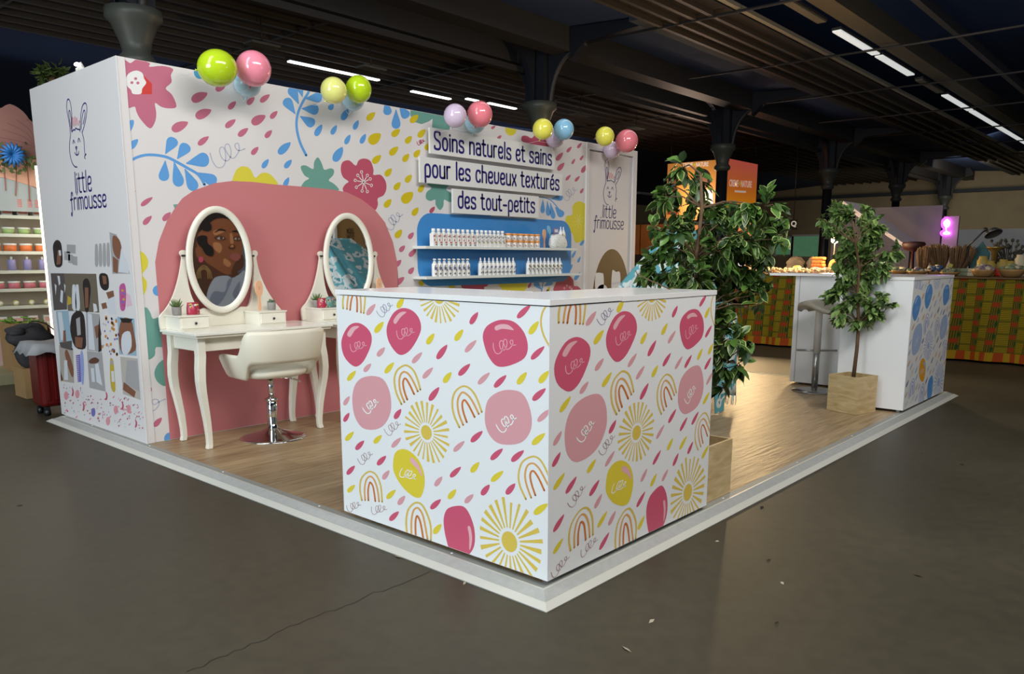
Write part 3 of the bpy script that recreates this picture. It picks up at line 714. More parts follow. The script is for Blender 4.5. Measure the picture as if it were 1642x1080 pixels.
# ================================================================== counters with the seed, sun and rainbow print
CX, CY, LY, LX, ZT = 0.1187, 0.0921, 1.3005, 1.272, 1.1465
CW = M('counter_white', (236, 238, 238), 0.28, spec=0.55)
CT = M('counter_top', (240, 240, 238), 0.16, spec=0.6)
HID = M('shadow_gap', (40, 38, 36), 0.8)
A = Print('x', CX, None, None)
def art_items():
    P = A
    cols = {}
    it = []
    def px(poly, c, l=.4): it.append(([(CY+LY-y, z) for y, z in (P.to2(P.ox+a/P.sc, P.oy+b/P.sc) for a, b in poly)], c, l))
    def many(ps, c, l=.4):
        for q in ps: px(q, c, l)
    def seeds(l):
        for x1, y1, x2, y2, w, c in l: px(drop(x1, y1, x2, y2, w), c)
    Y, RR, Pk = 'yellow', 'rose', 'pink'
    P.frame(540, 455, 5.4)
    seeds([(582,115,530,208,48,Y),(338,172,265,268,45,Pk),(408,326,335,420,50,Y),(420,548,355,625,45,Pk),(300,688,240,758,42,Pk),(498,678,422,770,46,Y),(168,750,98,835,42,Y),(742,590,658,683,44,Pk),(836,722,750,815,44,Pk),(846,427,785,520,48,Y),(960,525,872,648,52,RR),(995,762,930,853,50,Y),(890,892,805,1008,52,RR),(114,970,66,1048,38,Pk)])
    px(smooth([(175,335),(235,355),(290,410),(308,475),(290,560),(235,670),(175,715),(120,690),(65,620),(43,520),(60,440),(110,360)], 3, True), RR)
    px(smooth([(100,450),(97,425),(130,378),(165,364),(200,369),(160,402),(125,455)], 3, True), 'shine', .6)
    px(smooth([(575,208),(650,225),(710,285),(735,370),(715,450),(650,560),(580,612),(520,595),(455,500),(435,400),(455,320),(505,240)], 3, True), RR)
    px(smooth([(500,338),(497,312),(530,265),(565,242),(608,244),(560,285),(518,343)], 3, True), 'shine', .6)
    many(squig(602, 427, 157, 0, 6), 'line_pink', .7); many(squig(192, 541, 142, 0, 6), 'line_pink', .7)
    many(squig(426, 222, 150, 25, 5), 'line_grey', .5)
    for st, c in (([(65,85),(57,150),(60,213)],'band1'),([(251,88),(247,165),(238,253)],'band1'),([(108,85),(97,150),(92,218)],'band2'),([(206,88),(213,165),(214,247)],'band2'),([(147,78),(128,150),(120,225)],'band3'),([(168,78),(180,140),(180,240)],'band3')):
        many(ribbon(smooth(st, 4), 14), c)
    P.frame(700, 455, 5.4)
    seeds([(362,243,296,347,48,RR),(232,392,165,490,50,Y),(348,485,252,588,46,Pk),(294,690,196,790,50,RR),(464,765,364,865,46,Pk),(608,788,504,893,50,RR),(818,180,703,293,50,RR),(886,322,808,433,54,Y),(938,538,823,650,50,RR),(783,762,705,866,52,Y),(975,750,893,855,56,Y),(948,902,836,1006,54,RR)])
    px(smooth([(590,308),(670,325),(735,380),(780,460),(795,560),(765,640),(680,690),(580,717),(510,700),(450,620),(415,520),(405,440),(435,370),(510,322)], 3, True), RR)
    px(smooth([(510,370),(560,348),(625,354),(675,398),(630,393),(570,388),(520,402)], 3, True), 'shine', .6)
    many(squig(595, 540, 200, 0, 7), 'line_pink', .7)
    many(ribbon(smooth([(955,185),(920,250),(908,340),(930,440),(985,545)], 4), 16), 'band1')
    P.frame(540, 640, 5.4)
    seeds([(112,115,66,192,38,RR),(150,278,80,355,42,Y),(240,355,168,434,44,RR),(392,308,326,378,44,Y),(560,330,480,413,42,Pk),(560,82,505,167,46,RR),(430,487,355,566,46,RR),(160,572,92,648,42,RR),(458,612,403,690,44,Pk),(160,738,98,800,40,Y),(514,780,436,857,44,Y),(594,832,536,910,46,Pk),(541,968,461,1046,46,RR),(905,863,816,945,48,RR)])
    px(smooth([(310,-204),(400,-180),(455,-90),(475,20),(470,110),(430,200),(370,250),(290,262),(220,240),(165,160),(142,60),(140,-40),(165,-130),(220,-185)], 3, True), Pk)
    many(squig(305, 58, 150, 25, 8), 'line_white', .7)
    px(smooth([(570,428),(640,450),(710,520),(755,620),(765,730),(740,830),(700,850),(640,820),(560,740),(500,630),(492,550),(510,460)], 3, True), Y)
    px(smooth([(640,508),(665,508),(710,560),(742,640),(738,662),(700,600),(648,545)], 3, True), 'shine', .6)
    many(squig(622, 655, 150, -35, 7), 'line_white', .7)
    for x, y, w_, r_ in ((492,248,150,22),(255,505,138,22),(153,928,125,8),(370,955,135,-5)): many(squig(x, y, w_, r_, 5), 'line_brown', .5)
    def bow(o, mi, inn, wd=16):
        for st, c in ((o, 'band1'), (mi, 'band2'), (inn, 'band3')): many(ribbon(smooth(st, 4), wd), c)
    bow([(222,872),(205,780),(215,690),(260,635),(305,625),(350,660),(385,750),(397,885)], [(250,872),(245,780),(258,700),(290,665),(325,690),(355,770),(370,882)], [(278,873),(275,790),(285,730),(296,718),(320,760),(338,880)], 14)
    P.frame(540, 455, 5.4)
    bow([(565,1040),(520,940),(503,830),(525,750),(580,708),(620,708),(670,750),(705,830),(728,915)], [(590,1022),(555,930),(545,840),(560,780),(590,760),(630,785),(670,850),(706,930)], [(615,1000),(590,930),(578,860),(588,820),(608,825),(640,880),(674,953)])
    P.frame(700, 600, 5.4)
    seeds([(995,295,880,405,50,Pk),(943,507,832,605,54,Y),(402,488,302,582,50,RR),(246,575,152,664,44,Pk),(577,640,473,736,50,RR),(760,655,652,750,52,RR),(215,798,122,886,46,RR),(372,757,303,845,50,Y),(582,833,477,923,50,Y),(462,952,393,1042,52,RR),(684,942,607,1035,52,RR),(52,882,-10,965,44,Pk),(172,992,107,1075,48,Y),(322,1035,250,1110,46,Pk)])
    px(smooth([(650,133),(735,155),(790,230),(825,350),(825,460),(785,545),(720,595),(620,607),(530,590),(460,520),(425,420),(425,310),(450,220),(510,165),(580,138)], 3, True), Pk)
    many(squig(618, 420, 190, 22, 9), 'line_white', .7)
    bow([(203,458),(155,350),(140,240),(165,150),(230,102),(290,120),(345,190),(396,325)], [(235,437),(195,330),(187,230),(210,170),(240,155),(290,195),(330,260),(370,342)], [(266,412),(235,320),(227,250),(245,220),(275,255),(305,310),(334,368)])
    bow([(778,1078),(725,960),(715,860),(745,760),(820,712),(880,720),(930,780),(985,900)], [(824,1066),(785,960),(770,870),(790,790),(840,768),(890,810),(930,880),(985,985)], [(860,1045),(825,940),(815,870),(830,835),(855,845),(895,910),(937,1003)])
    P.frame(640, 740, 5.4)
    seeds([(368,537,303,620,50,Y),(1290,360,1172,450,60,Y)])
    px(smooth([(520,378),(580,400),(630,490),(658,600),(655,720),(610,800),(530,850),(455,800),(410,660),(390,540),(395,460),(430,400)], 3, True), RR)
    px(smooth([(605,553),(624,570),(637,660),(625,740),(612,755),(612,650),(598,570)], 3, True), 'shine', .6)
    bow([(75,640),(65,520),(80,420),(120,368),(160,352),(205,375),(250,460),(278,560),(278,680)], [(112,660),(110,520),(125,430),(152,398),(180,410),(215,480),(250,670)], [(148,660),(145,540),(152,480),(165,470),(190,530),(216,680)])
    return it
ART = art_items()
def sun(it, px, py, tx, ty, half=False, n=25, seed=1, lx=0, ly=0):
    c = A.to2(px, py); t = A.to2(tx, ty); cs, cz = CY+LY-c[0], c[1]; r = math.hypot(t[0]-c[0], t[1]-c[1]); l = A.to2(lx, ly); rx = abs(l[0]-c[0])
    rnd = random.Random(seed)
    it.append(([(cs+rx*.235*math.cos(a*PI/12), cz+r*.235*math.sin(a*PI/12)) for a in range(24)], 'sun', .4))
    for i in range(n):
        a = 2*PI*i/n; w0, w1 = .035, rnd.choice((.055, .075, .09)); k = rnd.uniform(.9, 1.02)
        ca, sa = math.cos(a), math.sin(a); q = []
        for rr, w_ in ((.32, -w0/2), (k, -w1/2*1.25), (k, w1/2*1.25), (.32, w0/2)):
            q.append((cs+rx*(ca*rr-sa*w_), cz+r*(sa*rr+ca*w_)))
        it.append((q, 'sun', .4))
sun(ART, 684.4, 692.8, 684.4, 643, seed=2, lx=648.8, ly=692)
sun(ART, 817.4, 867.8, 812.5, 797, seed=5, lx=766, ly=850)
sun(ART, 704.8, 477.2, 704.8, 519, seed=8, lx=671.5, ly=480)
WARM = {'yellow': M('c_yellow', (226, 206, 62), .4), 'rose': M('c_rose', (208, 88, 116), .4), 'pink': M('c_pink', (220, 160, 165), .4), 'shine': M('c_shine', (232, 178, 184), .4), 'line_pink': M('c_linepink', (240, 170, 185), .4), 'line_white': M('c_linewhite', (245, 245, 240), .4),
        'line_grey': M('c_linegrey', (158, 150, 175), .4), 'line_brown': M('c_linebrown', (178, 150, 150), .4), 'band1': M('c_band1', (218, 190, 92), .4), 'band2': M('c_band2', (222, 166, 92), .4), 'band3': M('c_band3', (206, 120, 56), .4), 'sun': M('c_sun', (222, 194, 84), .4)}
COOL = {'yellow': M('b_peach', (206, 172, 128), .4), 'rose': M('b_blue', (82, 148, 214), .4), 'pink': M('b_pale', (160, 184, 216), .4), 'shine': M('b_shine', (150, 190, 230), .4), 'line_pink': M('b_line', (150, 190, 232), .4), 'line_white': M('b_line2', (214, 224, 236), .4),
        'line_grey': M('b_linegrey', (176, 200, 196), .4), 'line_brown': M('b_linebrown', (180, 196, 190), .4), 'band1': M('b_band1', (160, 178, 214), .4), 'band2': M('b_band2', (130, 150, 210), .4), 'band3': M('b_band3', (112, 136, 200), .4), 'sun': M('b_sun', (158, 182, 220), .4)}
BSEED = M('b_navy_seed', (96, 108, 158), .4); BORG = M('b_orange', (226, 162, 44), .4)
def art_on(mb, fn, L, pal, k=1.0, z0=.062, z1=ZT-.026, cool=False):
    for i, (poly, c, lay) in enumerate(ART):
        q = clip([(a*k, b) for a, b in poly], .002, L-.002, z0, z1)
        if len(q) < 3: continue
        m_ = pal[c]
        if cool and c == 'rose' and abs(area2(q)) < .004: m_ = BSEED if i % 2 else pal['pink']
        if cool and c == 'yellow' and abs(area2(q)) > .01: m_ = BORG
        mb.flat(q, fn, lay*.001, m_)
def lcounter(x0, y0, LX_, LY_, name, far, lab, pal):
    """two cabinet arms meeting at a corner; far: the long arm stands at the far end"""
    t = empty(name, (x0+LX_/2, y0+LY_/2, H)); tag(t, lab, 'counter')
    z0, z1 = H+.022, ZT-.026; d = .49
    if far: xa, xb = x0+LX_-.37, x0+LX_
    else: xa, xb = x0, x0+d
    dd = .55 if far else .50
    fnF = lambda u, v, q: Vector((x0+u, y0-q, v))
    mb = MB().box(xa, xb, y0+.003, y0+LY_, z0, z1, CW)
    mb.build('cabinet', None, t, bev=.0015)
    mb = MB().box((x0 if far else xb+.0005), (xa-.0005 if far else x0+LX_), y0+.003, y0+dd, z0, z1, CW)
    mb.build('cabinet', None, t, bev=.0015)
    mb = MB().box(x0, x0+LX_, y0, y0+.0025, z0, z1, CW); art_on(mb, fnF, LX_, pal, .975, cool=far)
    mb.build('printed_front', None, t)
    if not far:
        mb = MB().box(x0-.0025, x0-.0002, y0, y0+LY_, z0, z1, CW); art_on(mb, lambda u, v, q: Vector((x0-.0025-q, y0+LY_-u, v)), LY_, pal)
        mb.build('printed_side', None, t)
        s_ = .46
        mb = MB().box(x0-.006, x0+s_, y0-.004, y0+dd+.006, z1+.004, ZT, CT).box(x0-.006, x0+d+.004, y0+dd+.0062, y0+LY_+.004, z1+.004, ZT, CT); mb.build('worktop', None, t, bev=.001)
        mb = MB().box(x0+s_+.0015, x0+LX_+.006, y0-.003, y0+dd+.006, z1+.0005, ZT-.003, CT); mb.build('worktop', None, t, bev=.001)
        mb = MB().box(x0+.005, x0+s_-.01, y0+.006, y0+dd-.02, z1, z1+.004, HID); mb.build('gap_shade_strip', None, t)  # dark strip painted as the shade in the gap under the worktop
    else:
        mb = MB().box(x0-.004, x0+LX_+.004, y0-.004, y0+dd+.006, z1+.0005, ZT, CT); mb.build('worktop', None, t, bev=.001)
        mb = MB().box(xa-.05, xb+.004, y0+dd+.008, y0+LY_+.25, z1+.0005, ZT, CT); mb.build('worktop', None, t, bev=.001)
        for ya, yb_ in ((y0+dd+.02, y0+dd+.03), (y0+LY_-.05, y0+LY_-.045)): MB().box(xa-.003, xa-.0004, ya, yb_, z0, z1, M('panel_joint', (150, 150, 150), .5)).build('panel_joint', None, t)
    for (fx, fy) in ((x0+.05, y0+.05), (x0+LX_-.06, y0+.05), ((xa+.06), y0+LY_-.07), (xb-.06, y0+LY_-.07), (x0+.05, y0+dd-.06)):
        MB().lathe([(.016, H), (.016, H+.012), (.012, z0+.001)], (fx, fy, 0), M('foot_grey', (200, 200, 200), .5), 12).build('levelling_foot', None, t)
    return t
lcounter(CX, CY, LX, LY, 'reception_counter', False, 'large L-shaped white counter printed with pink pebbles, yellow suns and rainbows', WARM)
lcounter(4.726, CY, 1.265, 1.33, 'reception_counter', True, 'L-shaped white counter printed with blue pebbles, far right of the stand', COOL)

# ================================================================== dressing tables
CRM = M('cream_lacquer', (236, 232, 216), 0.32, spec=0.5)
CRM2 = M('cream_lacquer_top', (240, 238, 226), 0.16, spec=0.55)
MIR = M('mirror_glass', (235, 238, 240), 0.015, 1.0)
KNB = M('black_knob', (22, 20, 20), 0.3)
VP = Print('y', 3.572, None, None)
def vanity(label):
    t = empty('dressing_table', (.78, 3.36, H)); tag(t, label, 'table', 'dressing tables against the pink arch')
    mb = MB().box(.256, 1.302, 3.095, 3.592, .797, .815, CRM2, .003).box(.268, 1.290, 3.108, 3.588, .780, .797, CRM, .004)
    mb.build('table_top', None, t)
    mb = MB().box(.325, 1.235, 3.165, 3.183, .69, .780, CRM).box(.315, .333, 3.185, 3.54, .69, .780, CRM).box(1.225, 1.243, 3.185, 3.54, .69, .780, CRM).box(.325, 1.235, 3.55, 3.568, .69, .780, CRM)
    mb.build('apron', None, t)
    for (lx, ly, ox) in ((.318, 3.172, 1), (.318, 3.55, 1), (1.24, 3.172, -1), (1.24, 3.55, -1)):
        oy = -1 if ly < 3.3 else 1
        prof = [(.780, 0, .027), (.70, 0, .027), (.66, 0, .027), (.58, -.010, .027), (.50, -.014, .026), (.42, -.008, .0245), (.32, .008, .022), (.22, .022, .020), (.12, .030, .018), (.07, .030, .0175), (H+.004, .024, .0185), (H, .024, .0165)]
        mb = MB(); vs = []
        fy = .12 if oy > 0 else .5
        for z, o_, h_ in prof:
            cx_, cy_ = lx+ox*o_, ly+(-oy)*o_*fy
            vs += [Vector((cx_+a*h_, cy_+b_*h_, z)) for a, b_ in ((-1,-1),(1,-1),(1,1),(-1,1))]
        n = len(prof); fs = [(0,1,2,3), tuple(4*(n-1)+k for k in (3,2,1,0))]
        for i in range(n-1):
            for k in range(4): fs.append((4*i+k, 4*(i+1)+k, 4*(i+1)+(k+1) % 4, 4*i+(k+1) % 4))
        mb.add(vs, fs, CRM); mb.build('leg', None, t, bev=.003)
    # mirror stand board
    pts = [(40,1022),(30,925),(75,870),(122,795),(160,700),(188,590),(203,500),(207,450),(196,435),(192,412),(212,396),(236,402),(242,430),(240,520),(252,640),(275,740),(300,800),(335,868),(380,852),(425,868),(530,896),(620,870),(665,842),(705,842),(730,835),(752,770),(768,640),(772,520),(764,450),(760,412),(778,398),(798,408),(802,432),(792,450),(798,500),(822,590),(870,700),(930,795),(985,862),(1020,915),(1020,1022)]
    pts = [VP.to2(250+x/4.909, 320+y/4.909) for x, y in pts]
    pts[0] = (pts[0][0], .816); pts[-1] = (pts[-1][0], .816)
    pts = smooth(pts[:-1], 2)+[pts[-1]]
    mb = MB().slab(pts, lambda u, v, q: Vector((u, q, v)), 3.572, 3.592, CRM); mb.build('mirror_stand', None, t)
    mc = Print('y', 3.535, None, None)
    l = mc.to2(299, 411); r_ = mc.to2(404.8, 411); tp = mc.to2(347, 329.8); bt = mc.to2(356, 502)
    cx_, cz_ = (l[0]+r_[0])/2, (tp[1]+bt[1])/2; ax_, az_ = (r_[0]-l[0])/2, (tp[1]-bt[1])/2
    mb = MB(); N = 56; prof = [(.0, .0), (.0, -.012), (-.006, -.020), (-.020, -.024), (-.040, -.020), (-.046, -.012), (-.046, 0)]
    vs = []; fs = []
    for i in range(N):
        a = 2*PI*i/N; c_, s_ = math.cos(a), math.sin(a)
        nx, nz = c_/ax_, s_/az_; ln = math.hypot(nx, nz); nx /= ln; nz /= ln
        for o_, q in prof: vs.append((cx_+ax_*c_+nx*o_, 3.552+q, cz_+az_*s_+nz*o_))
    k = len(prof)
    for i in range(N):
        for j in range(k): fs.append((i*k+j, i*k+(j+1) % k, ((i+1) % N)*k+(j+1) % k, ((i+1) % N)*k+j))
    mb.add(vs, fs, CRM, True); fr = mb.build('mirror_frame', None, t)
    mb = MB().slab([(cx_+(ax_-.043)*math.cos(2*PI*i/48), cz_+(az_-.043)*math.sin(2*PI*i/48)) for i in range(48)], lambda u, v, q: Vector((u, q, v)), 3.546, 3.550, MIR)
    mb.build('mirror_glass', None, t)
    for x in (cx_-ax_-.012, cx_+ax_+.012):
        MB().tube([(x-.012, 3.553, cz_+.03), (x+.012, 3.553, cz_+.03)], .007, KNB, 8).build('pivot', None, t)
    for x0, x1 in ((.292, .500), (.872, 1.085)):
        mb = MB().box(x0, x1, 3.37, 3.571, .8155, .902, CRM).box(x0-.008, x1+.008, 3.362, 3.571, .902, .911, CRM, .002)
        b_ = mb.build('drawer_box', None, t)
        mb = MB().box(x0+.010, x1-.010, 3.362, 3.370, .826, .892, CRM, .002)
        dd = mb.build('drawer', None, b_)
        MB().ball(((x0+x1)/2, 3.354, .859), .009, .009, .009, KNB, 10, 6).build('knob', None, dd)
    return t
v1 = vanity('cream dressing table with oval mirror, left one with the swivel chair pulled up')
v2 = copy_tree(v1); v2.location.x += 1.103; v2['label'] = 'cream dressing table with oval mirror, right one half hidden by the front counter'

# ================================================================== swivel chair
LEA = M('cream_leather', (232, 226, 206), 0.42, spec=0.5, bump=0.06, nscale=60)
CHR = M('chrome', (225, 228, 230), 0.06, 1.0)
ch = empty('swivel_chair', (.82, 3.17, H)); tag(ch, 'cream padded swivel chair on a round chrome base at the left dressing table', 'chair')
cx_, cy_ = .815, 3.175
MB().lathe([(.225, H), (.225, H+.005), (.20, H+.011), (.13, H+.030), (.07, H+.052), (.045, H+.066), (.040, H+.070)], (cx_, cy_, 0), CHR, 48).build('base', None, ch)
MB().lathe([(.036, H+.070), (.036, .295), (.030, .300)], (cx_, cy_, 0), CHR, 20).build('column', None, ch)
MB().lathe([(.030, .296), (.044, .300), (.044, .318), (.032, .324)], (cx_, cy_, 0), CHR, 20).build('collar', None, ch)
MB().lathe([(.019, .322), (.019, .470)], (cx_, cy_, 0), CHR, 16).lathe([(.024, .455), (.03, .47), (.06, .478)], (cx_, cy_, 0), KNB, 16).build('gas_lift', None, ch)
MB().tube([(cx_+.02, cy_-.02, .468), (cx_+.12, cy_-.05, .455), (cx_+.17, cy_-.06, .435), (cx_+.20, cy_-.06, .42)], .006, CHR, 8).build('height_lever', None, ch)
Rz = Matrix.Rotation(R(-4), 4, 'Z'); T0 = Matrix.Translation((cx_, cy_, 0))
def cp(x, y, z): return T0 @ Rz @ Vector((x, y, z))
# seat: a rounded cushion, and a shell that wraps the sides and back as one band
def superpad(sx, sy, z0, z1, c=(0, 0), n=36, m=8, e=3.2):
    vs = []; fs = []
    for j in range(m+1):
        ph_ = -PI/2+PI*j/m; rr = max(1e-3, abs(math.cos(ph_))**(2/2.8)); zz_ = (z0+z1)/2+(z1-z0)/2*math.copysign(abs(math.sin(ph_))**(2/2.8), math.sin(ph_))
        for i in range(n):
            a = 2*PI*i/n; c_, s_ = math.cos(a), math.sin(a)
            x = math.copysign(abs(c_)**(2/e), c_)*sx*rr; y = math.copysign(abs(s_)**(2/e), s_)*sy*rr
            vs.append(cp(c[0]+x, c[1]+y, zz_))
    for j in range(m):
        for i in range(n): fs.append((j*n+i, j*n+(i+1) % n, (j+1)*n+(i+1) % n, (j+1)*n+i))
    fs.append(tuple(range(n-1, -1, -1))); fs.append(tuple(m*n+i for i in range(n)))
    return vs, fs
mb = MB(); vs, fs = superpad(.225, .225, .472, .568); mb.add(vs, fs, LEA, True); mb.build('seat', None, ch)
# padded shell: wraps the back high and runs forward as low sides
def band(a0, a1, n=56, m=12):
    vs = []; fs = []
    for i in range(n+1):
        a = a0+(a1-a0)*i/n; c_, s_ = math.cos(a), math.sin(a)
        k = back(a); f = max(0, s_)                      # f grows towards the front
        zb_ = .478+.118*k; zt_ = .655+.165*k-.10*f*f-.02*f
        th_ = .020+.010*k
        x = math.copysign(abs(c_)**.62, c_)*.262; y = math.copysign(abs(s_)**.62, s_)*(.255 if s_ < 0 else .27)
        for j in range(m):
            q = 2*PI*j/m; k1, k2 = math.cos(q), math.sin(q)
            zz_ = (zb_+zt_)/2+math.copysign(abs(k2)**.4, k2)*(zt_-zb_)/2
            lean = (zz_-.478)*.20*(1-.3*f)-.03*(1-k)*(1-(zz_-zb_)/(zt_-zb_))
            off = math.copysign(abs(k1)**.75, k1)*th_
            vs.append(cp(x+c_*(off+lean), y+s_*(off+lean), zz_))
    for i in range(n):
        for j in range(m): fs.append((i*m+j, i*m+(j+1) % m, (i+1)*m+(j+1) % m, (i+1)*m+j))
    fs.append(tuple(range(m-1, -1, -1))); fs.append(tuple(n*m+j for j in range(m)))
    return vs, fs
def sm(x): x = max(0, min(1, x)); return x*x*(3-2*x)
def back(a): return sm((math.cos(a+PI/2)-.30)/.40)
mb = MB(); vs, fs = band(R(180-32), R(360+32)); mb.add(vs, fs, LEA, True); mb.build('backrest', None, ch)

# ================================================================== bar stool by the far counter
st = empty('bar_stool', (5.33, 1.04, H)); tag(st, 'grey bar stool with curved seat and round steel base beside the blue-print counter', 'stool')
SX, SY = 5.34, 1.06
STL = M('brushed_steel', (170, 170, 168), 0.28, 0.9); STG = M('stool_plastic', (176, 168, 150), 0.35)
MB().lathe([(.205, H), (.205, H+.006), (.12, H+.022), (.05, H+.032), (.036, H+.034)], (SX, SY, 0), STL, 40).build('base', None, st)
MB().lathe([(.030, H+.032), (.030, .40), (.026, .402)], (SX, SY, 0), STL, 18).build('column', None, st)
MB().lathe([(.034, .40), (.034, .83), (.05, .85)], (SX, SY, 0), M('stool_sleeve', (214, 212, 206), .3), 18).build('sleeve', None, st)
MB().tube([(SX-.15*.7, SY+.17*.9, .43), (SX+.02, SY-.05, .43), (SX+.15*.7, SY-.17*.9, .43)], .010, STL, 8).build('foot_bar', None, st)
mb = MB(); vs = []; fs = []; n, m_ = 16, 20
for k in (0, 1):
    for j in range(m_+1):
        for i in range(n+1):
            u = -1+2*i/n; v = -1+2*j/m_
            ed = (1-abs(v)**2.6)**.5 if abs(v) < 1 else 0
            x = u*.155*(.25+.75*ed); y = v*.23
            z = .915-.085*max(0, abs(v)-.05)**1.6 - .02*u*u - k*(.035+.02*(1-abs(v)))
            ca, sa = math.cos(R(-35)), math.sin(R(-35))
            vs.append((SX+x*ca-y*sa, SY+x*sa+y*ca, z))
N1 = (m_+1)*(n+1)
for j in range(m_):
    for i in range(n):
        a = j*(n+1)+i; fs.append((a, a+1, a+n+2, a+n+1)); fs.append((N1+a, N1+a+n+1, N1+a+n+2, N1+a+1))
for j in range(m_):
    for i in (0, n):
        a = j*(n+1)+i; fs.append((a, a+n+1, N1+a+n+1, N1+a))
for i in range(n):
    for j in (0, m_):
        a = j*(n+1)+i; fs.append((a, a+1, N1+a+1, N1+a))
mb.add(vs, fs, STG, True); mb.build('seat', None, st)
# ================================================================== wall shelves and the products on them
SHM = M('shelf_white', (228, 232, 226), 0.4)
SHY0 = WY-.175
def shelf(x0, x1, z, label):
    o = MB().box(x0, x1, SHY0, WY-.0012, z-.024, z, SHM, .002).build('wall_shelf'); return tag(o, label, 'shelf', 'shelves on the blue panel')
shelf(2.545, 4.73, 1.392, 'white wall shelf on the blue panel, upper, with boxes and capped bottles')
shelf(2.545, 4.80, 1.128, 'white wall shelf on the blue panel, lower, with pump bottles')
BOT = M('bottle_white', (240, 240, 236), 0.3); CAPM = M('cap_white', (246, 246, 244), 0.3)
LBR = M('label_red', (206, 92, 84), .5); LBB = M('label_blue', (120, 136, 182), .5); LBO = M('label_olive', (168, 168, 120), .5); LBK = M('label_dark', (96, 92, 104), .5)
JAR = M('jar_body', (238, 232, 222), .35); ORC = M('orange_lid', (240, 160, 84), .35)
def bottle_label(mb, w, d, z0, z1, m1, m2, seed):
    rnd = random.Random(seed)
    for i in range(9):
        x = rnd.uniform(-w*.75, w*.75); z = z0+(z1-z0)*rnd.random(); s = rnd.uniform(.0035, .0075)
        mb.add([(x-s, -d-.0006, z-s), (x+s, -d-.0006, z-s), (x+s, -d-.0006, z+s), (x-s, -d-.0006, z+s)], [(0, 1, 2, 3)], m1 if i % 2 else m2)
def capped(m1, m2, label, seed):
    t = empty('shampoo_bottle', (0, 0, 0)); tag(t, label, 'bottle')
    MB().slab(rrect(-.0225, .0225, -.0225, .0225, .008, 3), lambda u, v, q: Vector((u, v, q)), 0, .108, BOT).lathe([(.021, .108), (.017, .116), (.012, .120)], (0, 0, 0), BOT, 14).build('bottle_body', None, t)
    MB().lathe([(.0145, .118), (.0145, .147), (.013, .149)], (0, 0, 0), CAPM, 14).build('cap', None, t)
    mb = MB(); mb.add([(-.017, -.0228, .03), (.017, -.0228, .03), (.017, -.0228, .09), (-.017, -.0228, .09)], [(0, 1, 2, 3)], M('label_paper', (244, 236, 230), .5)); bottle_label(mb, .02, .0229, .012, .098, m1, m2, seed)
    mb.build('label', None, t); return t
def pump(m1, m2, label, seed, beak=True):
    t = empty('pump_bottle', (0, 0, 0)); tag(t, label, 'bottle')
    MB().lathe([(.020, 0), (.022, .004), (.022, .100), (.018, .112), (.010, .118)], (0, 0, 0), BOT, 16).build('bottle_body', None, t)
    mb = MB().lathe([(.013, .116), (.013, .128), (.006, .130), (.006, .142)], (0, 0, 0), CAPM, 12)
    if beak: mb.lathe([(.012, .140), (.012, .150), (.009, .152)], (0, 0, 0), CAPM, 12).tube([(0, 0, .147), (-.012, -.022, .146), (-.014, -.034, .142)], .004, CAPM, 6)
    else: mb.lathe([(.008, .130), (.006, .150), (.003, .162)], (0, 0, 0), CAPM, 12)
    mb.build('pump', None, t)
    mb = MB(); bottle_label(mb, .018, .0222, .02, .092, m1, m2, seed); mb.build('label', None, t); return t
GP = Print('y', SHY0+.05, None, None)
def xs(px): return GP.to2(px, 400)[0]
ORD = ('first', 'second', 'third', 'fourth', 'fifth', 'sixth', 'seventh', 'eighth', 'ninth')
def row(proto, x0, x1, n, z, label, group, y=None, back=False):
    proto.scale = (1.22, 1.10, 1.02)
    for i in range(n):
        o = proto if i == 0 else copy_tree(proto)
        x = x0+(x1-x0)*(i/(n-1) if n > 1 else 0)
        o.location = (x, y if y is not None else SHY0+.035, z); o['label'] = label+', '+ORD[i]+' from the left'; o['group'] = group
    return o
row(capped(LBR, LBK, '', 1), xs(693.5), xs(755.5), 9, 1.392, 'red-patterned white capped bottle on the upper shelf', 'red-patterned bottles on the upper shelf')
row(capped(LBB, LBO, '', 2), xs(763.5), xs(803.5), 7, 1.392, 'pale blue patterned capped bottle on the upper shelf', 'blue-patterned bottles on the upper shelf')
row(pump(LBB, LBK, '', 3), xs(694.5), xs(747.5), 8, 1.128, 'white pump bottle, left row of the lower shelf', 'pump bottles, left row of the lower shelf')
row(pump(LBB, LBK, '', 4, False), xs(768.5), xs(821), 9, 1.128, 'white spray bottle, middle row of the lower shelf', 'spray bottles, middle row of the lower shelf')
row(pump(LBO, LBK, '', 5, False), xs(845.5), xs(896), 9, 1.128, 'olive-speckled bottle, right row of the lower shelf', 'bottles, right row of the lower shelf')
def jar(label, seed):
    t = empty('cream_jar', (0, 0, 0)); tag(t, label, 'jar')
    MB().lathe([(.033, 0), (.035, .003), (.035, .046), (.033, .048)], (0, 0, 0), JAR, 20).build('jar_body', None, t)
    MB().lathe([(.037, .047), (.037, .064), (.035, .066)], (0, 0, 0), ORC, 20).build('lid', None, t)
    mb = MB(); rnd = random.Random(seed)
    for i in range(12):
        a = -PI/2+rnd.uniform(-.9, .9); z = rnd.uniform(.010, .040); s = .003
        c = Vector((math.cos(a)*.0356, math.sin(a)*.0356, z)); tt = Vector((-math.sin(a), math.cos(a), 0))*s*1.4
        mb.add([c-tt-Vector((0,0,s)), c+tt-Vector((0,0,s)), c+tt+Vector((0,0,s)), c-tt+Vector((0,0,s))], [(0,1,2,3)], (LBB, LBK, LBR)[i % 3])
    mb.build('label', None, t); return t
j0 = jar('', 7); k = 0
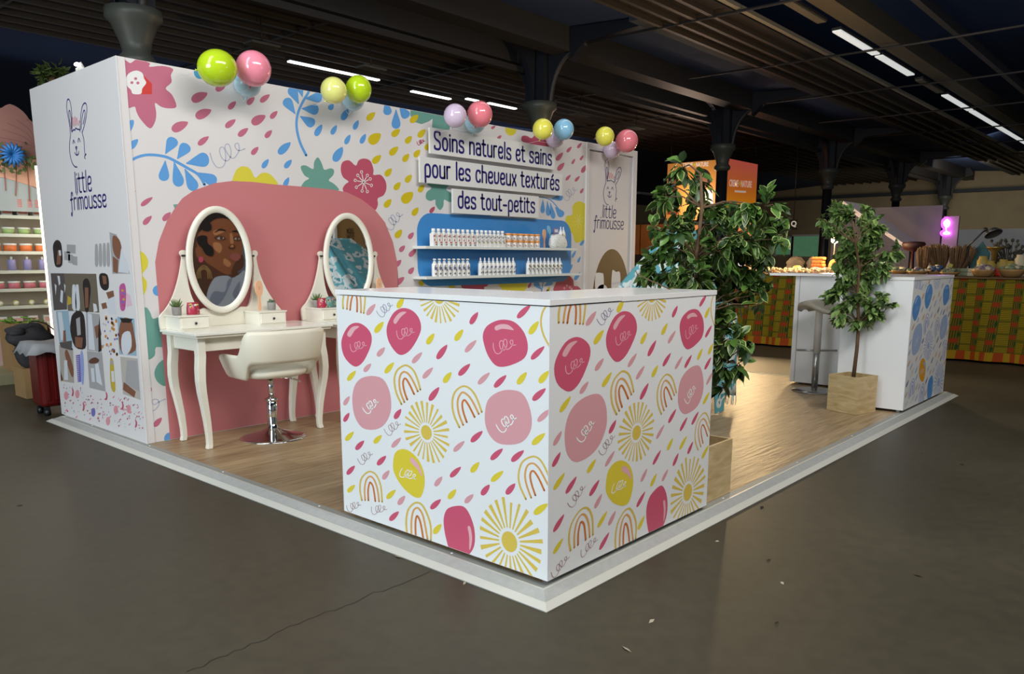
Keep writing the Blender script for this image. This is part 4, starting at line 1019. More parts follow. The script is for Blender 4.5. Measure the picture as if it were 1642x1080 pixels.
for lv in range(2):
    for i in range(6):
        o = j0 if k == 0 else copy_tree(j0); k += 1
        o.location = (xs(813.5)+(xs(859)-xs(813.5))*i/5, SHY0+.04, 1.392+lv*.067)
        o['label'] = ('orange-lidded jar in the bottom layer, ' if lv == 0 else 'orange-lidded jar stacked in the top layer, ')+ORD[i]+' from the left'; o['group'] = 'orange-lidded jars, '+('bottom layer' if lv == 0 else 'top layer')
# brushes and toiletry pouch at the right end of the upper shelf
PEACH = M('peach_wood', (232, 178, 140), .4); SKY = M('sky_brush', (132, 196, 222), .35)
def brush(loc, mat, label, h=.20, lean=0.0, rz=0.0, face=False):
    t = empty('hair_brush', loc); tag(t, label, 'brush')
    xf = Matrix.Translation(loc) @ Matrix.Rotation(rz, 4, 'Z') @ Matrix.Rotation(lean, 4, 'X')
    s = h/.20
    hd = [(0, .0), (.008, .002), (.010, .03), (.007, .07), (.010, .095), (.022, .115), (.027, .145), (.024, .178), (.012, .198), (0, .201)]
    pts = [(a*s, b*s) for a, b in hd]+[(-a*s, b*s) for a, b in reversed(hd[1:-1])]
    MB().slab(smooth(pts, 3, True), lambda u, v, q: xf @ Vector((u, q, v)), -.006*s, .006*s, mat).build('brush_body', None, t)
    mb = MB().ball(xf @ Vector((0, .009*s, .150*s)), .018*s, .006*s, .035*s, M('bristle_pad', (70, 60, 60), .7), 10, 6); mb.build('bristle_pad', None, t)
    if face:
        mb = MB()
        for q in ribbon([(-.006, .160), (-.003, .157), (-.006, .154)], .0016)+ribbon([(.006, .160), (.003, .157), (.006, .154)], .0016)+ribbon([(-.005, .145), (0, .142), (.005, .145)], .0016)+[disc(0, .150, .002, .002, 6)]:
            mb.flat([(a*s, b*s) for a, b in q], lambda u, v, q_: xf @ Vector((u, -.0064*s-q_, v)), .0002, M('face_ink', (90, 60, 70), .5))
        mb.build('face_mark', None, t)
    return t
brush((xs(872.5), SHY0+.05, 1.392), PEACH, 'slim pale blue and peach hair brush standing on the upper shelf beside the jars', .185)
t = empty('toiletry_pouch', (xs(898), SHY0+.07, 1.392)); tag(t, 'white patterned toiletry pouch with brushes, right end of the upper shelf', 'pouch')
m, nt, b = nodes('pouch_cloth', 0.7, 0.3)
tc = nt.nodes.new('ShaderNodeTexCoord'); v_ = nt.nodes.new('ShaderNodeTexVoronoi'); v_.inputs['Scale'].default_value = 60; r = nt.nodes.new('ShaderNodeValToRGB')
r.color_ramp.elements[0].position = .18; r.color_ramp.elements[0].color = (*lin((150, 158, 128)), 1); r.color_ramp.elements[1].position = .3; r.color_ramp.elements[1].color = (*lin((236, 236, 230)), 1)
nt.links.new(tc.outputs['Object'], v_.inputs['Vector']); nt.links.new(v_.outputs['Distance'], r.inputs['Fac']); nt.links.new(r.outputs['Color'], b.inputs['Base Color'])
POU = m
xc = xs(897); yc = SHY0+.07
mb = MB(); vs = []; fs = []; n = 28; prof = [(.0, .118, .030), (.03, .135, .048), (.07, .130, .046), (.10, .120, .036), (.118, .110, .020), (.13, .105, .010)]
for z, a_, b_ in prof:
    for i in range(n):
        th = 2*PI*i/n; c_, s_ = math.cos(th), math.sin(th)
        vs.append((xc+math.copysign(abs(c_)**.6, c_)*a_, yc+math.copysign(abs(s_)**.7, s_)*b_, 1.392+z*1.02+.012*math.sin(3*th)*(z/.13)))
for j in range(len(prof)-1):
    for i in range(n): fs.append((j*n+i, j*n+(i+1) % n, (j+1)*n+(i+1) % n, (j+1)*n+i))
fs.append(tuple(range(n-1, -1, -1))); fs.append(tuple(5*n+i for i in range(n)))
mb.add(vs, fs, POU, True).build('pouch_body', None, t)
b2 = brush((xc-.10, yc+.01, 1.455), SKY, 'sky blue hair brush leaning out of the white patterned pouch', .17); b2.rotation_euler = (0, R(-18), 0)
tag(MB().box(xc-.045, xc+.035, yc+.02, yc+.03, 1.40, 1.60, M('mauve_card', (140, 130, 170), .5)).box(xc-.035, xc+.02, yc+.018, yc+.02, 1.555, 1.585, BRD).build('product_card'), 'mauve product card with white strip standing in the patterned pouch', 'card')
for i, dx in enumerate((.05, .095)):
    o = pump(LBR, LBO, '', 20+i, False); o.location = (xc+dx, yc+.005, 1.452); o['label'] = ('small white bottle in the patterned pouch, next to the mauve card', 'small white bottle in the patterned pouch, rightmost')[i]

# ================================================================== things on the dressing tables
CONC = M('concrete_pot', (150, 146, 140), 0.8, noise=.12, nscale=50)
def succulent(loc, label, kind):
    t = empty('potted_succulent', loc); tag(t, label, 'plant'); L = Vector(loc)
    MB().lathe([(.024, 0), (.029, .004), (.031, .05), (.031, .056), (.026, .056), (.025, .046), (.001, .046)], loc, CONC, 20).build('pot', None, t)
    G = M('succulent_green', (96, 118, 62), .5, noise=.2, nscale=20) if kind == 0 else M('succulent_dark', (92, 110, 84), .5, noise=.2, nscale=20)
    mb = MB(); rnd = random.Random(kind+3)
    for i in range(26 if kind == 0 else 34):
        a = rnd.uniform(0, 2*PI); el = rnd.uniform(.2, 1.4); l = (.055 if kind == 0 else .024)*rnd.uniform(.7, 1.1)
        d = Vector((math.cos(a)*math.cos(el), math.sin(a)*math.cos(el), math.sin(el)))
        p0 = L+Vector((math.cos(a)*.008, math.sin(a)*.008, .05)); w_ = .0045 if kind == 0 else .007
        mb.tube([p0, p0+d*l*.5, p0+d*l+Vector((0, 0, .008))], [w_, w_, .0006], G, 6)
    mb.build('foliage', None, t); return t
succulent((.325, 3.47, .911), 'spiky green succulent in a small concrete pot on the left table drawer box', 0)
succulent((1.045, 3.49, .911), 'small round succulent in a concrete pot beside the peach hair brush', 1)
succulent((.325+1.12, 3.50, .911), 'spiky succulent in a concrete pot behind the candy bags on the right dressing table', 0)
brush((.955, 3.50, .911), PEACH, 'peach hair brush with bunny face standing upright at the left mirror', .215, face=True)
brush((.955+1.103, 3.50, .911), PEACH, 'peach hair brush with bunny face standing at the right mirror above the counter edge', .215, face=True)
def bag(loc, label, cols, seed, s=1.0):
    t = empty('candy_bag', loc); tag(t, label, 'bag'); L = Vector(loc); rnd = random.Random(seed)
    mb = MB(); w_, h_ = .038*s, .082*s
    pts = [(-w_, 0), (w_, 0), (w_*1.02, h_*.9), (w_, h_), (-w_, h_), (-w_*1.02, h_*.9)]
    n = len(pts); vs = [L+Vector((x, -.014*math.sin(PI*min(1, z/h_))*1.0, z)) for x, z in pts]
    prof = [(0, .016), (.2, .018), (.6, .014), (.88, .004), (1, .002)]; vs = []; fs = []
    for z, d in prof: vs += [L+Vector((-w_, -d, z*h_)), L+Vector((0, -d*1.5, z*h_)), L+Vector((w_, -d, z*h_)), L+Vector((w_, d, z*h_)), L+Vector((0, d*1.5, z*h_)), L+Vector((-w_, d, z*h_))]
    for j in range(4):
        for i in range(6): fs.append((j*6+i, j*6+(i+1) % 6, j*6+6+(i+1) % 6, j*6+6+i))
    fs += [tuple(range(5, -1, -1)), tuple(24+i for i in range(6))]
    mb.add(vs, fs, cols[0], True).build('packet', None, t)
    mb = MB()
    for i in range(34):
        x = rnd.uniform(-w_*.85, w_*.85); z = rnd.uniform(.08, .86)*h_; r_ = rnd.uniform(.004, .008)
        mb.ball(L+Vector((x, -.019+.006*z/h_, z)), r_, .0025, r_, rnd.choice(cols[1:]), 8, 5)
    mb.build('printed_sweets', None, t); return t
CB = [M('bag_red', (178, 50, 76), .35), M('bag_yel', (232, 200, 90), .35), M('bag_pink', (226, 130, 160), .35), M('bag_navy', (60, 60, 100), .35), M('bag_cream', (236, 226, 206), .35)]
CC = [M('bag_teal', (90, 130, 122), .35), M('bag_green', (120, 190, 140), .35), M('bag_dark', (60, 50, 60), .35), CB[1], CB[2]]
bag((.432, 3.46, .911), 'red packet of colourful sweets beside the left succulent', CB, 1)
bag((.378+1.103-.03, 3.44, .911), 'crimson packet of small sweets on the right dressing table, left of the teal one', CB, 2, .9)
bag((.446+1.103-.03, 3.425, .911), 'teal packet of colourful rings on the right dressing table', CC, 3, 1.0)

# ================================================================== balloons along the top edge
def balloon(px, py, rpx, mat, label, y=None, tilt=0.0, stretch=1.06):
    p = at(px, py, 'y', y)
    r_ = rpx*((p-CAM).dot(_f))/FPX
    t = empty('balloon', p); tag(t, label, 'balloon', 'party balloons along the top of the stand wall')
    xf = Matrix.Rotation(tilt, 3, 'Y') @ Matrix.Rotation(.3, 3, 'X')
    MB().ball(p, r_, r_, r_*stretch, mat, 28, 18, xf=xf).build('skin', None, t)
    q = p+xf @ Vector((0, 0, -r_*stretch))
    d = (xf @ Vector((0, 0, -1)))
    MB().tube([q+d*-.004, q+d*.006, q+d*.014], [.007, .004, .009], mat, 10).build('knot', None, t)
    MB().tube([q+d*.012, (q+Vector((0, WY-.01-q.y, -.03))*1.0)*.5+(q+d*.012)*.5, Vector((q.x, WY-.012, min(q.z+.01, WT-.02)))], .0012, BRD, 5).build('string', None, t)
def bm_(name, c): return M(name, tuple(min(255, int(x*1.03+6)) for x in c), 0.13, spec=0.6, coat=0.3)
LIME = bm_('balloon_lime', (178, 208, 30)); PK = bm_('balloon_pink', (236, 138, 158)); PBL = bm_('balloon_pale_blue', (168, 206, 220)); PY_ = bm_('balloon_pale_yellow', (226, 226, 128)); LIL2 = bm_('balloon_lilac', (212, 192, 214)); COR = bm_('balloon_coral', (236, 128, 138)); YB = bm_('balloon_yellow', (234, 226, 88)); BB = bm_('balloon_blue', (138, 192, 222))
for a in ((397,134,21,PBL,'pale blue balloon tucked under the lime and pink ones',3.52,0,1.0),(348.5,109,28.5,LIME,'big lime green oval balloon, leftmost of all',3.33,1.35,1.08),(406.5,110,27.5,PK,'pink balloon next to the big lime one',3.33,.1,1.0),
          (566,159,18,PBL,'pale blue balloon under the round green one',3.52,0,1.0),(535,145,20.8,PY_,'pale yellow balloon beside the round green one',3.35,.6,1.0),(575,143,20.6,LIME,'round green balloon beside the pale yellow one',3.35,.1,1.04),
          (762,196,17,PBL,'pale blue balloon behind the coral one',3.52,0,1.0),(730,185.5,18.6,LIL2,'lilac balloon left of the coral one above the lettered boards',3.31,.1,1.0),(769.5,183,20.4,COR,'coral balloon next to the lilac one above the lettered boards',3.31,.2,1.0),
          (890,221,15.5,LIL2,'lilac balloon below the yellow and sky blue ones',3.53,0,1.0),(870.5,207,16.6,YB,'yellow balloon beside the sky blue one',3.31,.1,1.0),(904,207.5,16.4,BB,'sky blue balloon beside the yellow one',3.31,.1,1.0),
          (981,240,13.5,LIL2,'lilac balloon hanging over the door between yellow and coral',3.53,0,1.0),(970,218.5,15.2,YB,'yellow balloon at the far end above the door',3.32,.1,1.0),(1005,226,18,COR,'coral balloon at the far end above the door, rightmost of all',3.32,.9,1.02),
          (321,115,5.5,PBL,'tiny bit of blue balloon behind the big lime one',3.58,0,1.0)):
    if a[2] < 6: continue
    balloon(a[0], a[1], a[2], a[3], a[4], a[5], a[6], a[7])
# ================================================================== planters and artificial ficus trees
m, nt, b = nodes('pale_ply', 0.55, 0.4)
tc = nt.nodes.new('ShaderNodeTexCoord'); mp = nt.nodes.new('ShaderNodeMapping'); mp.inputs['Scale'].default_value = (3, 3, 14)
n1 = nt.nodes.new('ShaderNodeTexNoise'); n1.inputs['Scale'].default_value = 1.6; n1.inputs['Detail'].default_value = 7; n1.inputs['Distortion'].default_value = .8
r = nt.nodes.new('ShaderNodeValToRGB'); r.color_ramp.elements[0].position = .3; r.color_ramp.elements[0].color = (*lin((176, 150, 104)), 1); r.color_ramp.elements[1].position = .7; r.color_ramp.elements[1].color = (*lin((214, 192, 146)), 1)
nt.links.new(tc.outputs['Object'], mp.inputs['Vector']); nt.links.new(mp.outputs['Vector'], n1.inputs['Vector']); nt.links.new(n1.outputs['Fac'], r.inputs['Fac']); nt.links.new(r.outputs['Color'], b.inputs['Base Color'])
PLY = m
SOIL = M('planter_inside', (70, 56, 36), .9, noise=.2, nscale=30)
BARK = M('bark', (96, 72, 48), .8, noise=.25, nscale=25, bump=.2)
def leaf_mat(name, c1, c2, rim, rough=.38):
    m, nt, b = nodes(name, rough, .5)
    at_ = nt.nodes.new('ShaderNodeVertexColor'); at_.layer_name = 'tone'
    sp = nt.nodes.new('ShaderNodeSeparateColor'); nt.links.new(at_.outputs['Color'], sp.inputs['Color'])
    a = nt.nodes.new('ShaderNodeMixRGB'); a.inputs['Color1'].default_value = (*lin(c1), 1); a.inputs['Color2'].default_value = (*lin(c2), 1)
    nt.links.new(sp.outputs['Green'], a.inputs['Fac'])
    c = nt.nodes.new('ShaderNodeMixRGB'); c.inputs['Color2'].default_value = (*lin(rim), 1); nt.links.new(a.outputs['Color'], c.inputs['Color1'])
    rr = nt.nodes.new('ShaderNodeMapRange'); rr.inputs['From Min'].default_value = .74; rr.inputs['From Max'].default_value = .86
    nt.links.new(sp.outputs['Red'], rr.inputs['Value'])
    mu = nt.nodes.new('ShaderNodeMath'); mu.operation = 'MULTIPLY'; nt.links.new(rr.outputs['Result'], mu.inputs[0]); nt.links.new(sp.outputs['Blue'], mu.inputs[1])
    nt.links.new(mu.outputs[0], c.inputs['Fac']); nt.links.new(c.outputs['Color'], b.inputs['Base Color'])
    b.inputs['Subsurface Weight'].default_value = 0.0
    return m
LF1 = leaf_mat('ficus_leaf', (38, 62, 28), (88, 126, 52), (170, 186, 112))
LF2 = leaf_mat('ficus_leaf_far', (58, 92, 46), (142, 172, 92), (150, 168, 104))
def foliage(name, parent, pts, size, mat, seed, origin, rimk=1.0):
    """pts: leaf attachment points and outward directions; every leaf a folded blade"""
    rnd = random.Random(seed); vs = []; fs = []; tone = []
    for p, d in pts:
        l = size*rnd.uniform(.7, 1.15); w_ = l*rnd.uniform(.24, .31)
        d = (d+Vector((rnd.gauss(0, .45), rnd.gauss(0, .45), rnd.gauss(-.12, .4)))).normalized()
        s = d.cross(Vector((rnd.gauss(0, .4), rnd.gauss(0, .4), 1)))
        if s.length < .05: s = d.orthogonal()
        s.normalize(); nrm = s.cross(d).normalized()
        n = len(vs); g = rnd.random()**1.3; rim = rimk if rnd.random() < .5 else 0
        prof = [(0, 0), (.18, .62), (.45, 1), (.72, .72), (1, 0)]
        for i, (a, w0) in enumerate(prof):
            droop = -a*a*l*.18
            c = p+d*(a*l)+Vector((0, 0, droop))
            vs.append(c); tone.append((0 if 0 < i < 4 else .9, g, rim, 1))
            if 0 < i < 4:
                for sg in (-1, 1):
                    vs.append(c+s*(sg*w_*w0)+nrm*(w_*w0*.25)); tone.append((1, g, rim, 1))
        # 0 base, 1 c, 2 l, 3 r, 4 c, 5 l, 6 r, 7 c, 8 l, 9 r, 10 tip
        for f in ((0,1,2),(0,3,1),(1,4,5,2),(1,3,6,4),(4,7,8,5),(4,6,9,7),(7,10,8),(7,9,10)): fs.append(tuple(n+i for i in f))
    me = bpy.data.meshes.new(name); me.from_pydata([tuple(Vector(v)-origin) for v in vs], [], fs); me.materials.append(mat)
    ca = me.color_attributes.new('tone', 'FLOAT_COLOR', 'POINT')
    for i, t_ in enumerate(tone): ca.data[i].color = t_
    for p_ in me.polygons: p_.use_smooth = True
    o = bpy.data.objects.new(name, me); col.objects.link(o); o.parent = parent
    return o
def planter(cx_, cy_, rot, s, h, label, name='wooden_planter'):
    t = empty(name, (cx_, cy_, H)); tag(t, label, 'planter')
    Rm = Matrix.Translation((cx_, cy_, H)) @ Matrix.Rotation(rot, 4, 'Z'); e = .014; k = s/2
    mb = MB()
    mb.box(-k, k, -k, -k+e, 0.001, h, PLY, xf=Rm).box(-k, k, k-e, k, 0.001, h, PLY, xf=Rm).box(-k, -k+e, -k+e, k-e, 0.001, h, PLY, xf=Rm).box(k-e, k, -k+e, k-e, 0.001, h, PLY, xf=Rm)
    mb.build('box_sides', None, t)
    MB().box(-k+e, k-e, -k+e, k-e, .003, h-.06, SOIL, xf=Rm).build('filling', None, t)
    return t
def solid(p):
    return (p.z < 1.25 and ((p.x < 1.46 and p.y < .66) or (p.x > 4.66 and p.y > .05 and p.y < .70))) or (p.y > 1.15 and 3.1 < p.x < 4.3 and p.z < 1.7)
def ficus(x, y, base, trunk, clusters, depth_jit, size, mat, seed, label, nleaf, pxm):
    t = empty('ficus_tree', (x, y, base)); tag(t, label, 'tree'); O = Vector((x, y, base)); rnd = random.Random(seed)
    MB().tube(trunk, [.017-.010*i/(len(trunk)-1) for i in range(len(trunk))], BARK, 8).build('trunk', None, t)
    tw = MB(); pts = []; tot = sum(r_*r_ for *_, r_ in clusters)
    d0 = (Vector((x, y, base))-CAM).dot(_f)
    for px, py, r_ in clusters:
        dz = rnd.uniform(-depth_jit, depth_jit)
        dd_ = d0+dz-.04
        while solid(atd(px, py, dd_)) and dd_ > d0-.6: dd_ -= .03
        c = atd(px, py, dd_); rw = r_*(d0+dz)/FPX
        # nearest trunk point below
        best = min(trunk, key=lambda q: (Vector(q)-c).length+(.6 if q[2] > c.z else 0)); B = Vector(best)
        mid = B.lerp(c, .5)+Vector((rnd.uniform(-.02, .02), rnd.uniform(-.02, .02), .03))
        tw.tube([B, mid, c], [.006, .004, .0025], BARK, 5)
        nb = max(3, int(r_/5))
        tips = []
        for i in range(nb):
            v_ = Vector((rnd.gauss(0, 1), rnd.gauss(0, 1), rnd.gauss(0, 1))).normalized()*rw*rnd.uniform(.6, 1)
            tw.tube([c, c+v_*.5+Vector((0, 0, .01)), c+v_], [.0025, .002, .001], BARK, 4); tips.append(v_)
        n = int(nleaf*r_*r_/tot)
        for i in range(n):
            v_ = rnd.choice(tips); k = rnd.uniform(.15, 1.0)
            p = c+v_*k+Vector((rnd.gauss(0, .15), rnd.gauss(0, .15), rnd.gauss(0, .15)))*rw
            tries = 0
            while solid(p) and tries < 14: p = p+(CAM-p).normalized()*.035; tries += 1
            if solid(p): continue
            pts.append((p, v_.normalized()*.9+Vector((0, 0, -.15))))
    tw.build('branches', None, t)
    foliage('foliage', t, pts, size, mat, seed, O)
    return t
planter(1.585, .295, 0, .315, .30, 'pale plywood planter box tucked behind the right end of the front counter')
tr = [(1.60, .30, H+.19), (1.595, .31, .6), (1.61, .30, 1.0), (1.60, .32, 1.3), (1.62, .31, 1.55), (1.61, .32, 1.72)]
CL1 = [(1095,268,18),(1118,285,20),(1068,315,20),(1085,300,18),(1118,322,24),(1088,345,22),(1148,335,24),(1165,348,28),(1196,332,20),(1228,330,22),(1250,352,18),(1218,365,26),(1186,392,32),(1152,402,34),(1112,385,30),(1076,372,22),(1048,365,13),(1042,430,24),(1076,432,28),(1112,440,28),(1150,448,32),(1190,430,28),(1224,402,24),(1253,382,14),(1022,440,14),(1062,402,26),(1096,415,26),(1165,482,28),(1202,462,22),(1228,470,13),(1216,488,10),(1152,512,18),(1130,360,26),
       (1152,552,20),(1178,545,20),(1202,550,13),(1158,588,20),(1180,586,16),(1150,612,12),(1163,622,8),(1172,410,30),(1140,425,30),(1170,520,16)]
ficus(1.60, .30, H+.185, tr, CL1, .16, .080, LF1, 11, 'large leafy artificial ficus tree standing behind the front counter', 2150, 300)
planter(4.555, .45, R(-16), .27, .305, 'pale square plywood planter box in front of the blue-print counter')
tr = [(4.555, .45, H+.245)]+[tuple(at(px, py, 'y', .45)) for px, py in ((1374, 560), (1377, 520), (1375, 470), (1378, 430), (1372, 390), (1368, 355))]
CL2 = [(1340,345,18),(1362,348,20),(1386,342,16),(1330,368,15),(1350,385,24),(1380,380,26),(1402,362,12),(1408,392,24),(1376,415,30),(1342,418,20),(1426,405,18),(1443,398,9),(1402,428,22),(1352,448,20),(1345,472,20),(1330,466,10),(1380,445,22),(1365,482,22),(1392,495,22),(1414,476,14),(1430,488,8),(1352,502,16),(1382,512,18),(1346,512,9),(1402,506,12),(1318,350,6),(1403,352,8),(1364,430,24),(1392,400,26),(1360,405,22)]
ficus(4.555, .45, H+.245, tr, CL2, .12, .066, LF2, 23, 'slim artificial ficus tree in a wooden planter before the blue-print counter', 4600, 180)

# ================================================================== teal patterned cloth draped over a rack
m, nt, b = nodes('teal_throw', 0.85, 0.2)
tc = nt.nodes.new('ShaderNodeTexCoord')
v_ = nt.nodes.new('ShaderNodeTexVoronoi'); v_.inputs['Scale'].default_value = 8.5
nz = nt.nodes.new('ShaderNodeTexNoise'); nz.inputs['Scale'].default_value = 9; mixv = nt.nodes.new('ShaderNodeMixRGB'); mixv.inputs['Fac'].default_value = .16
nt.links.new(tc.outputs['Object'], nz.inputs['Vector']); nt.links.new(tc.outputs['Object'], mixv.inputs['Color1']); nt.links.new(nz.outputs['Color'], mixv.inputs['Color2']); nt.links.new(mixv.outputs['Color'], v_.inputs['Vector'])
r = nt.nodes.new('ShaderNodeValToRGB'); e = r.color_ramp.elements
e[0].position = .0; e[0].color = (*lin((76, 144, 154)), 1); e[1].position = .22; e[1].color = (*lin((76, 144, 154)), 1)
for p_, c in ((.26, (214, 220, 216)), (.46, (206, 214, 210)), (.50, (100, 166, 174)), (1.0, (90, 158, 168))):
    k = e.new(p_); k.color = (*lin(c), 1)
nt.links.new(v_.outputs['Distance'], r.inputs['Fac']); nt.links.new(r.outputs['Color'], b.inputs['Base Color'])
TEALC = m
t = empty('draped_throw', (3.7, 1.5, H)); tag(t, 'teal throw with pale flower rings draped over a rack behind the ficus', 'throw')
mb = MB(); vs = []; fs = []; NL = 22; NS = 84
def lerp(a, b_, k): return a+(b_-a)*k
for j in range(NL+1):
    k = j/NL; z = lerp(1.50, .17, k**1.3); dz = 1.50-z
    xl = 3.05-.10*dz; xr = 3.46+min(.68, 1.0*dz); yf = 1.25-.02*k; yb = min(2.15, 1.40+dz*1.0)
    for i in range(NS):
        a = 2*PI*i/NS; c_, s_ = math.cos(a), math.sin(a)
        x = (xl+xr)/2+math.copysign(abs(c_)**.35, c_)*(xr-xl)/2; y = (yf+yb)/2+math.copysign(abs(s_)**.6, s_)*(yb-yf)/2
        fold = .035*k**.8*math.sin(9*a+1.3*math.sin(2*a))+.014*k*math.sin(23*a)
        hem = .03*math.sin(3*a+1)*k
        vs.append((x+c_*fold, y+s_*fold, z+hem))
for j in range(NL):
    for i in range(NS): fs.append((j*NS+i, (j+1)*NS+i, (j+1)*NS+(i+1) % NS, j*NS+(i+1) % NS))
fs.append(tuple(range(NS)))
mb.add(vs, fs, TEALC, True); cl = mb.build('cloth', None, t)
so = cl.modifiers.new('thickness', 'SOLIDIFY'); so.thickness = .004
mb = MB()
FR = M('teal_fringe', (150, 186, 190), .9)
for i in range(NS*2):
    j = i/2; a = 2*PI*j/NS
    p = Vector(vs[NL*NS+int(j) % NS]).lerp(Vector(vs[NL*NS+(int(j)+1) % NS]), j-int(j))
    if i % 2 == 0: mb.tube([p+Vector((0, 0, .004)), p+Vector((random.uniform(-.006, .006), random.uniform(-.006, .006), -.04)), p+Vector((random.uniform(-.01, .01), 0, -.08))], [.004, .003, .002], FR, 4)
mb.build('fringe', None, t)
mb = MB()
for x, y in ((3.12, 1.325), (3.40, 1.325)): mb.box(x-.015, x+.015, y-.015, y+.015, H, 1.485, M('rack_wood', (160, 130, 90), .6))
mb.box(3.10, 3.42, 1.313, 1.337, 1.46, 1.49, M('rack_wood')).box(3.07, 3.17, 1.3, 1.75, H, H+.03, M('rack_wood')).box(3.35, 3.45, 1.3, 1.75, H, H+.03, M('rack_wood'))
mb.build('rack', None, t)
mb = MB().slab([(3.62, .05), (3.78, .05), (3.80, .30), (3.60, .30)], lambda u, v, q: Vector((u, q+.012*math.sin(u*60), v)), 1.205, 1.215, TEALC); mb.build('cloth_corner', None, t)
# ================================================================== neighbouring stand on the left: product shelves
BG = M('booth_beige', (200, 184, 164), .6); BW = M('booth_shelf', (196, 200, 186), .6); BP = M('booth_pink', (196, 168, 166), .6)
t = empty('product_shelving', (.1, 8.5, 0)); tag(t, 'tall beige shelving of the neighbouring stand behind the white side wall', 'shelving')
MB().box(-1.6, 1.30, 8.62, 8.68, .34, 1.92, BG).build('back_panel', None, t)
MB().box(-1.6, 1.30, 7.45, 8.70, 0, .10, M('plinth_olive', (150, 146, 112), .6)).build('plinth', None, t)
MB().box(-1.6, 1.28, 8.28, 8.62, .10, .505, BP).build('base_cabinet', None, t)
SZ = (1.74, 1.54, 1.35, 1.14, .94, .75, .54)
for z in SZ: MB().box(-1.6, 1.28, 8.30, 8.615, z-.035, z, BW).build('shelf', None, t)
mb = MB(); arc = [(-.1, 1.78), (1.16, 1.78), (1.16, 2.0), (1.05, 2.06), (.8, 2.13), (.5, 2.15), (.2, 2.12), (-.1, 2.0)]
mb.slab(arc, lambda u, v, q: Vector((u, q, v)), 8.26, 8.29, M('arch_grey', (160, 170, 170), .5)); mb.build('arch_header', None, t)
mb = MB().slab([(-1.6, 1.78), (-.1, 1.78), (-.1, 2.0), (.2, 2.12), (.5, 2.15), (.8, 2.13), (1.05, 2.06), (1.3, 1.98), (1.3, 2.35), (-1.6, 2.35)], lambda u, v, q: Vector((u, q, v)), 8.25, 8.285, M('booth_salmon', (214, 164, 138), .6)); mb.build('header_panel', None, t)
mb = MB(); DRP = M('drip_brown', (150, 96, 84), .6)
for st in ([(.92,2.32),(.90,2.1),(.88,1.95)], [(1.02,2.32),(1.02,2.1),(1.01,1.9)], [(1.10,1.92),(1.11,2.05),(1.14,2.1),(1.18,2.08),(1.2,1.92)], [(.8,2.3),(.79,2.0)], [(.6,2.3),(.62,2.05)]):
    for q in ribbon(smooth(st, 4), .012): mb.flat(q, lambda u, v, q_: Vector((u, 8.249-q_, v)), .001, DRP)
mb.build('drip_lines', None, t)
mb = MB(); rnd = random.Random(4)
for x in (.89, .99, 1.06, 1.135):
    for k in range(5): mb.flat([(x, 1.83+.018*k), (x+.045, 1.83+.018*k), (x+.045, 1.838+.018*k), (x, 1.838+.018*k)], lambda u, v, q: Vector((u, 8.259-q, v)), .001, M('coral_text', (214, 110, 100), .6))
mb.build('text_columns', None, t)
AW = M('awning_rose', (112, 78, 72), .7)
pts = [(-1.6, 2.38), (1.30, 2.38), (1.30, 2.75), (1.2, 2.80), (1.1, 2.74), (1.02, 2.84), (.9, 2.90), (.78, 2.84), (.6, 2.95), (.3, 2.92), (-.1, 3.0), (-1.6, 2.9)]
mb = MB().slab(smooth(pts, 3, True), lambda u, v, q: Vector((u, q, v)), 8.20, 8.24, AW)
LNW = M('line_dark_rose', (96, 60, 56), .6)
for a in range(9):
    th = R(20+18*a); st = [(1.12, 2.46), (1.12+.2*math.cos(th)*.7, 2.46+.2*math.sin(th)), (1.12+.36*math.cos(th+.15), 2.46+.30*math.sin(th))]
    for q in ribbon(smooth(st, 3), .008): mb.flat(q, lambda u, v, q_: Vector((u, 8.199-q_, v)), .001, LNW)
mb.build('scalloped_crown', None, t)
MB().box(1.30, 1.34, 8.1, 8.68, 0, 2.85, BG).build('side_panel', None, t)
LED = M('led_tube', (255, 236, 205), emit=3.2)
tag(MB().box(1.03, 1.062, 8.02, 8.045, .36, 2.26, LED).build('light_tube'), 'glowing vertical light tube at the edge of the neighbouring shelving', 'light')
point('light_tube_glow', (1.1, 7.95, 1.4), 6, (1, .9, .75), .2)
point('shelving_light', (.4, 7.6, 2.6), 24, (1, .93, .85), .3)
GV = M('garland_leaf', (70, 86, 40), .6, noise=.25, nscale=12)
mb = MB(); rnd = random.Random(9)
for i in range(170):
    p = Vector((rnd.uniform(.3, 1.26), 8.15+rnd.uniform(-.06, .04), 2.33+rnd.gauss(0, .06))); d = Vector((rnd.gauss(0, 1), rnd.gauss(0, .6), rnd.gauss(-.3, 1))).normalized()
    s = d.cross(Vector((0, 1, .2))).normalized(); l = .07
    mb.add([p, p+d*l*.5+s*.018, p+d*l, p+d*l*.5-s*.018], [(0, 1, 2, 3)], GV, True)
tag(mb.build('leaf_garland'), 'green leaf garland hanging under the scalloped crown of the left stand', 'garland')
mb = MB()
for i in range(16):
    a = 2*PI*i/16; mb.tube([Vector((.84, 8.10, 2.36)), Vector((.84+.08*math.cos(a), 8.05, 2.36+.08*math.sin(a))), Vector((.84+.13*math.cos(a), 8.08, 2.36+.13*math.sin(a)))], [.012, .018, .006], M('paper_blue', (26, 96, 160), .6), 5)
tag(mb.build('paper_flower'), 'big blue paper flower in the garland at the left picture edge', 'flower')
random.seed(8)
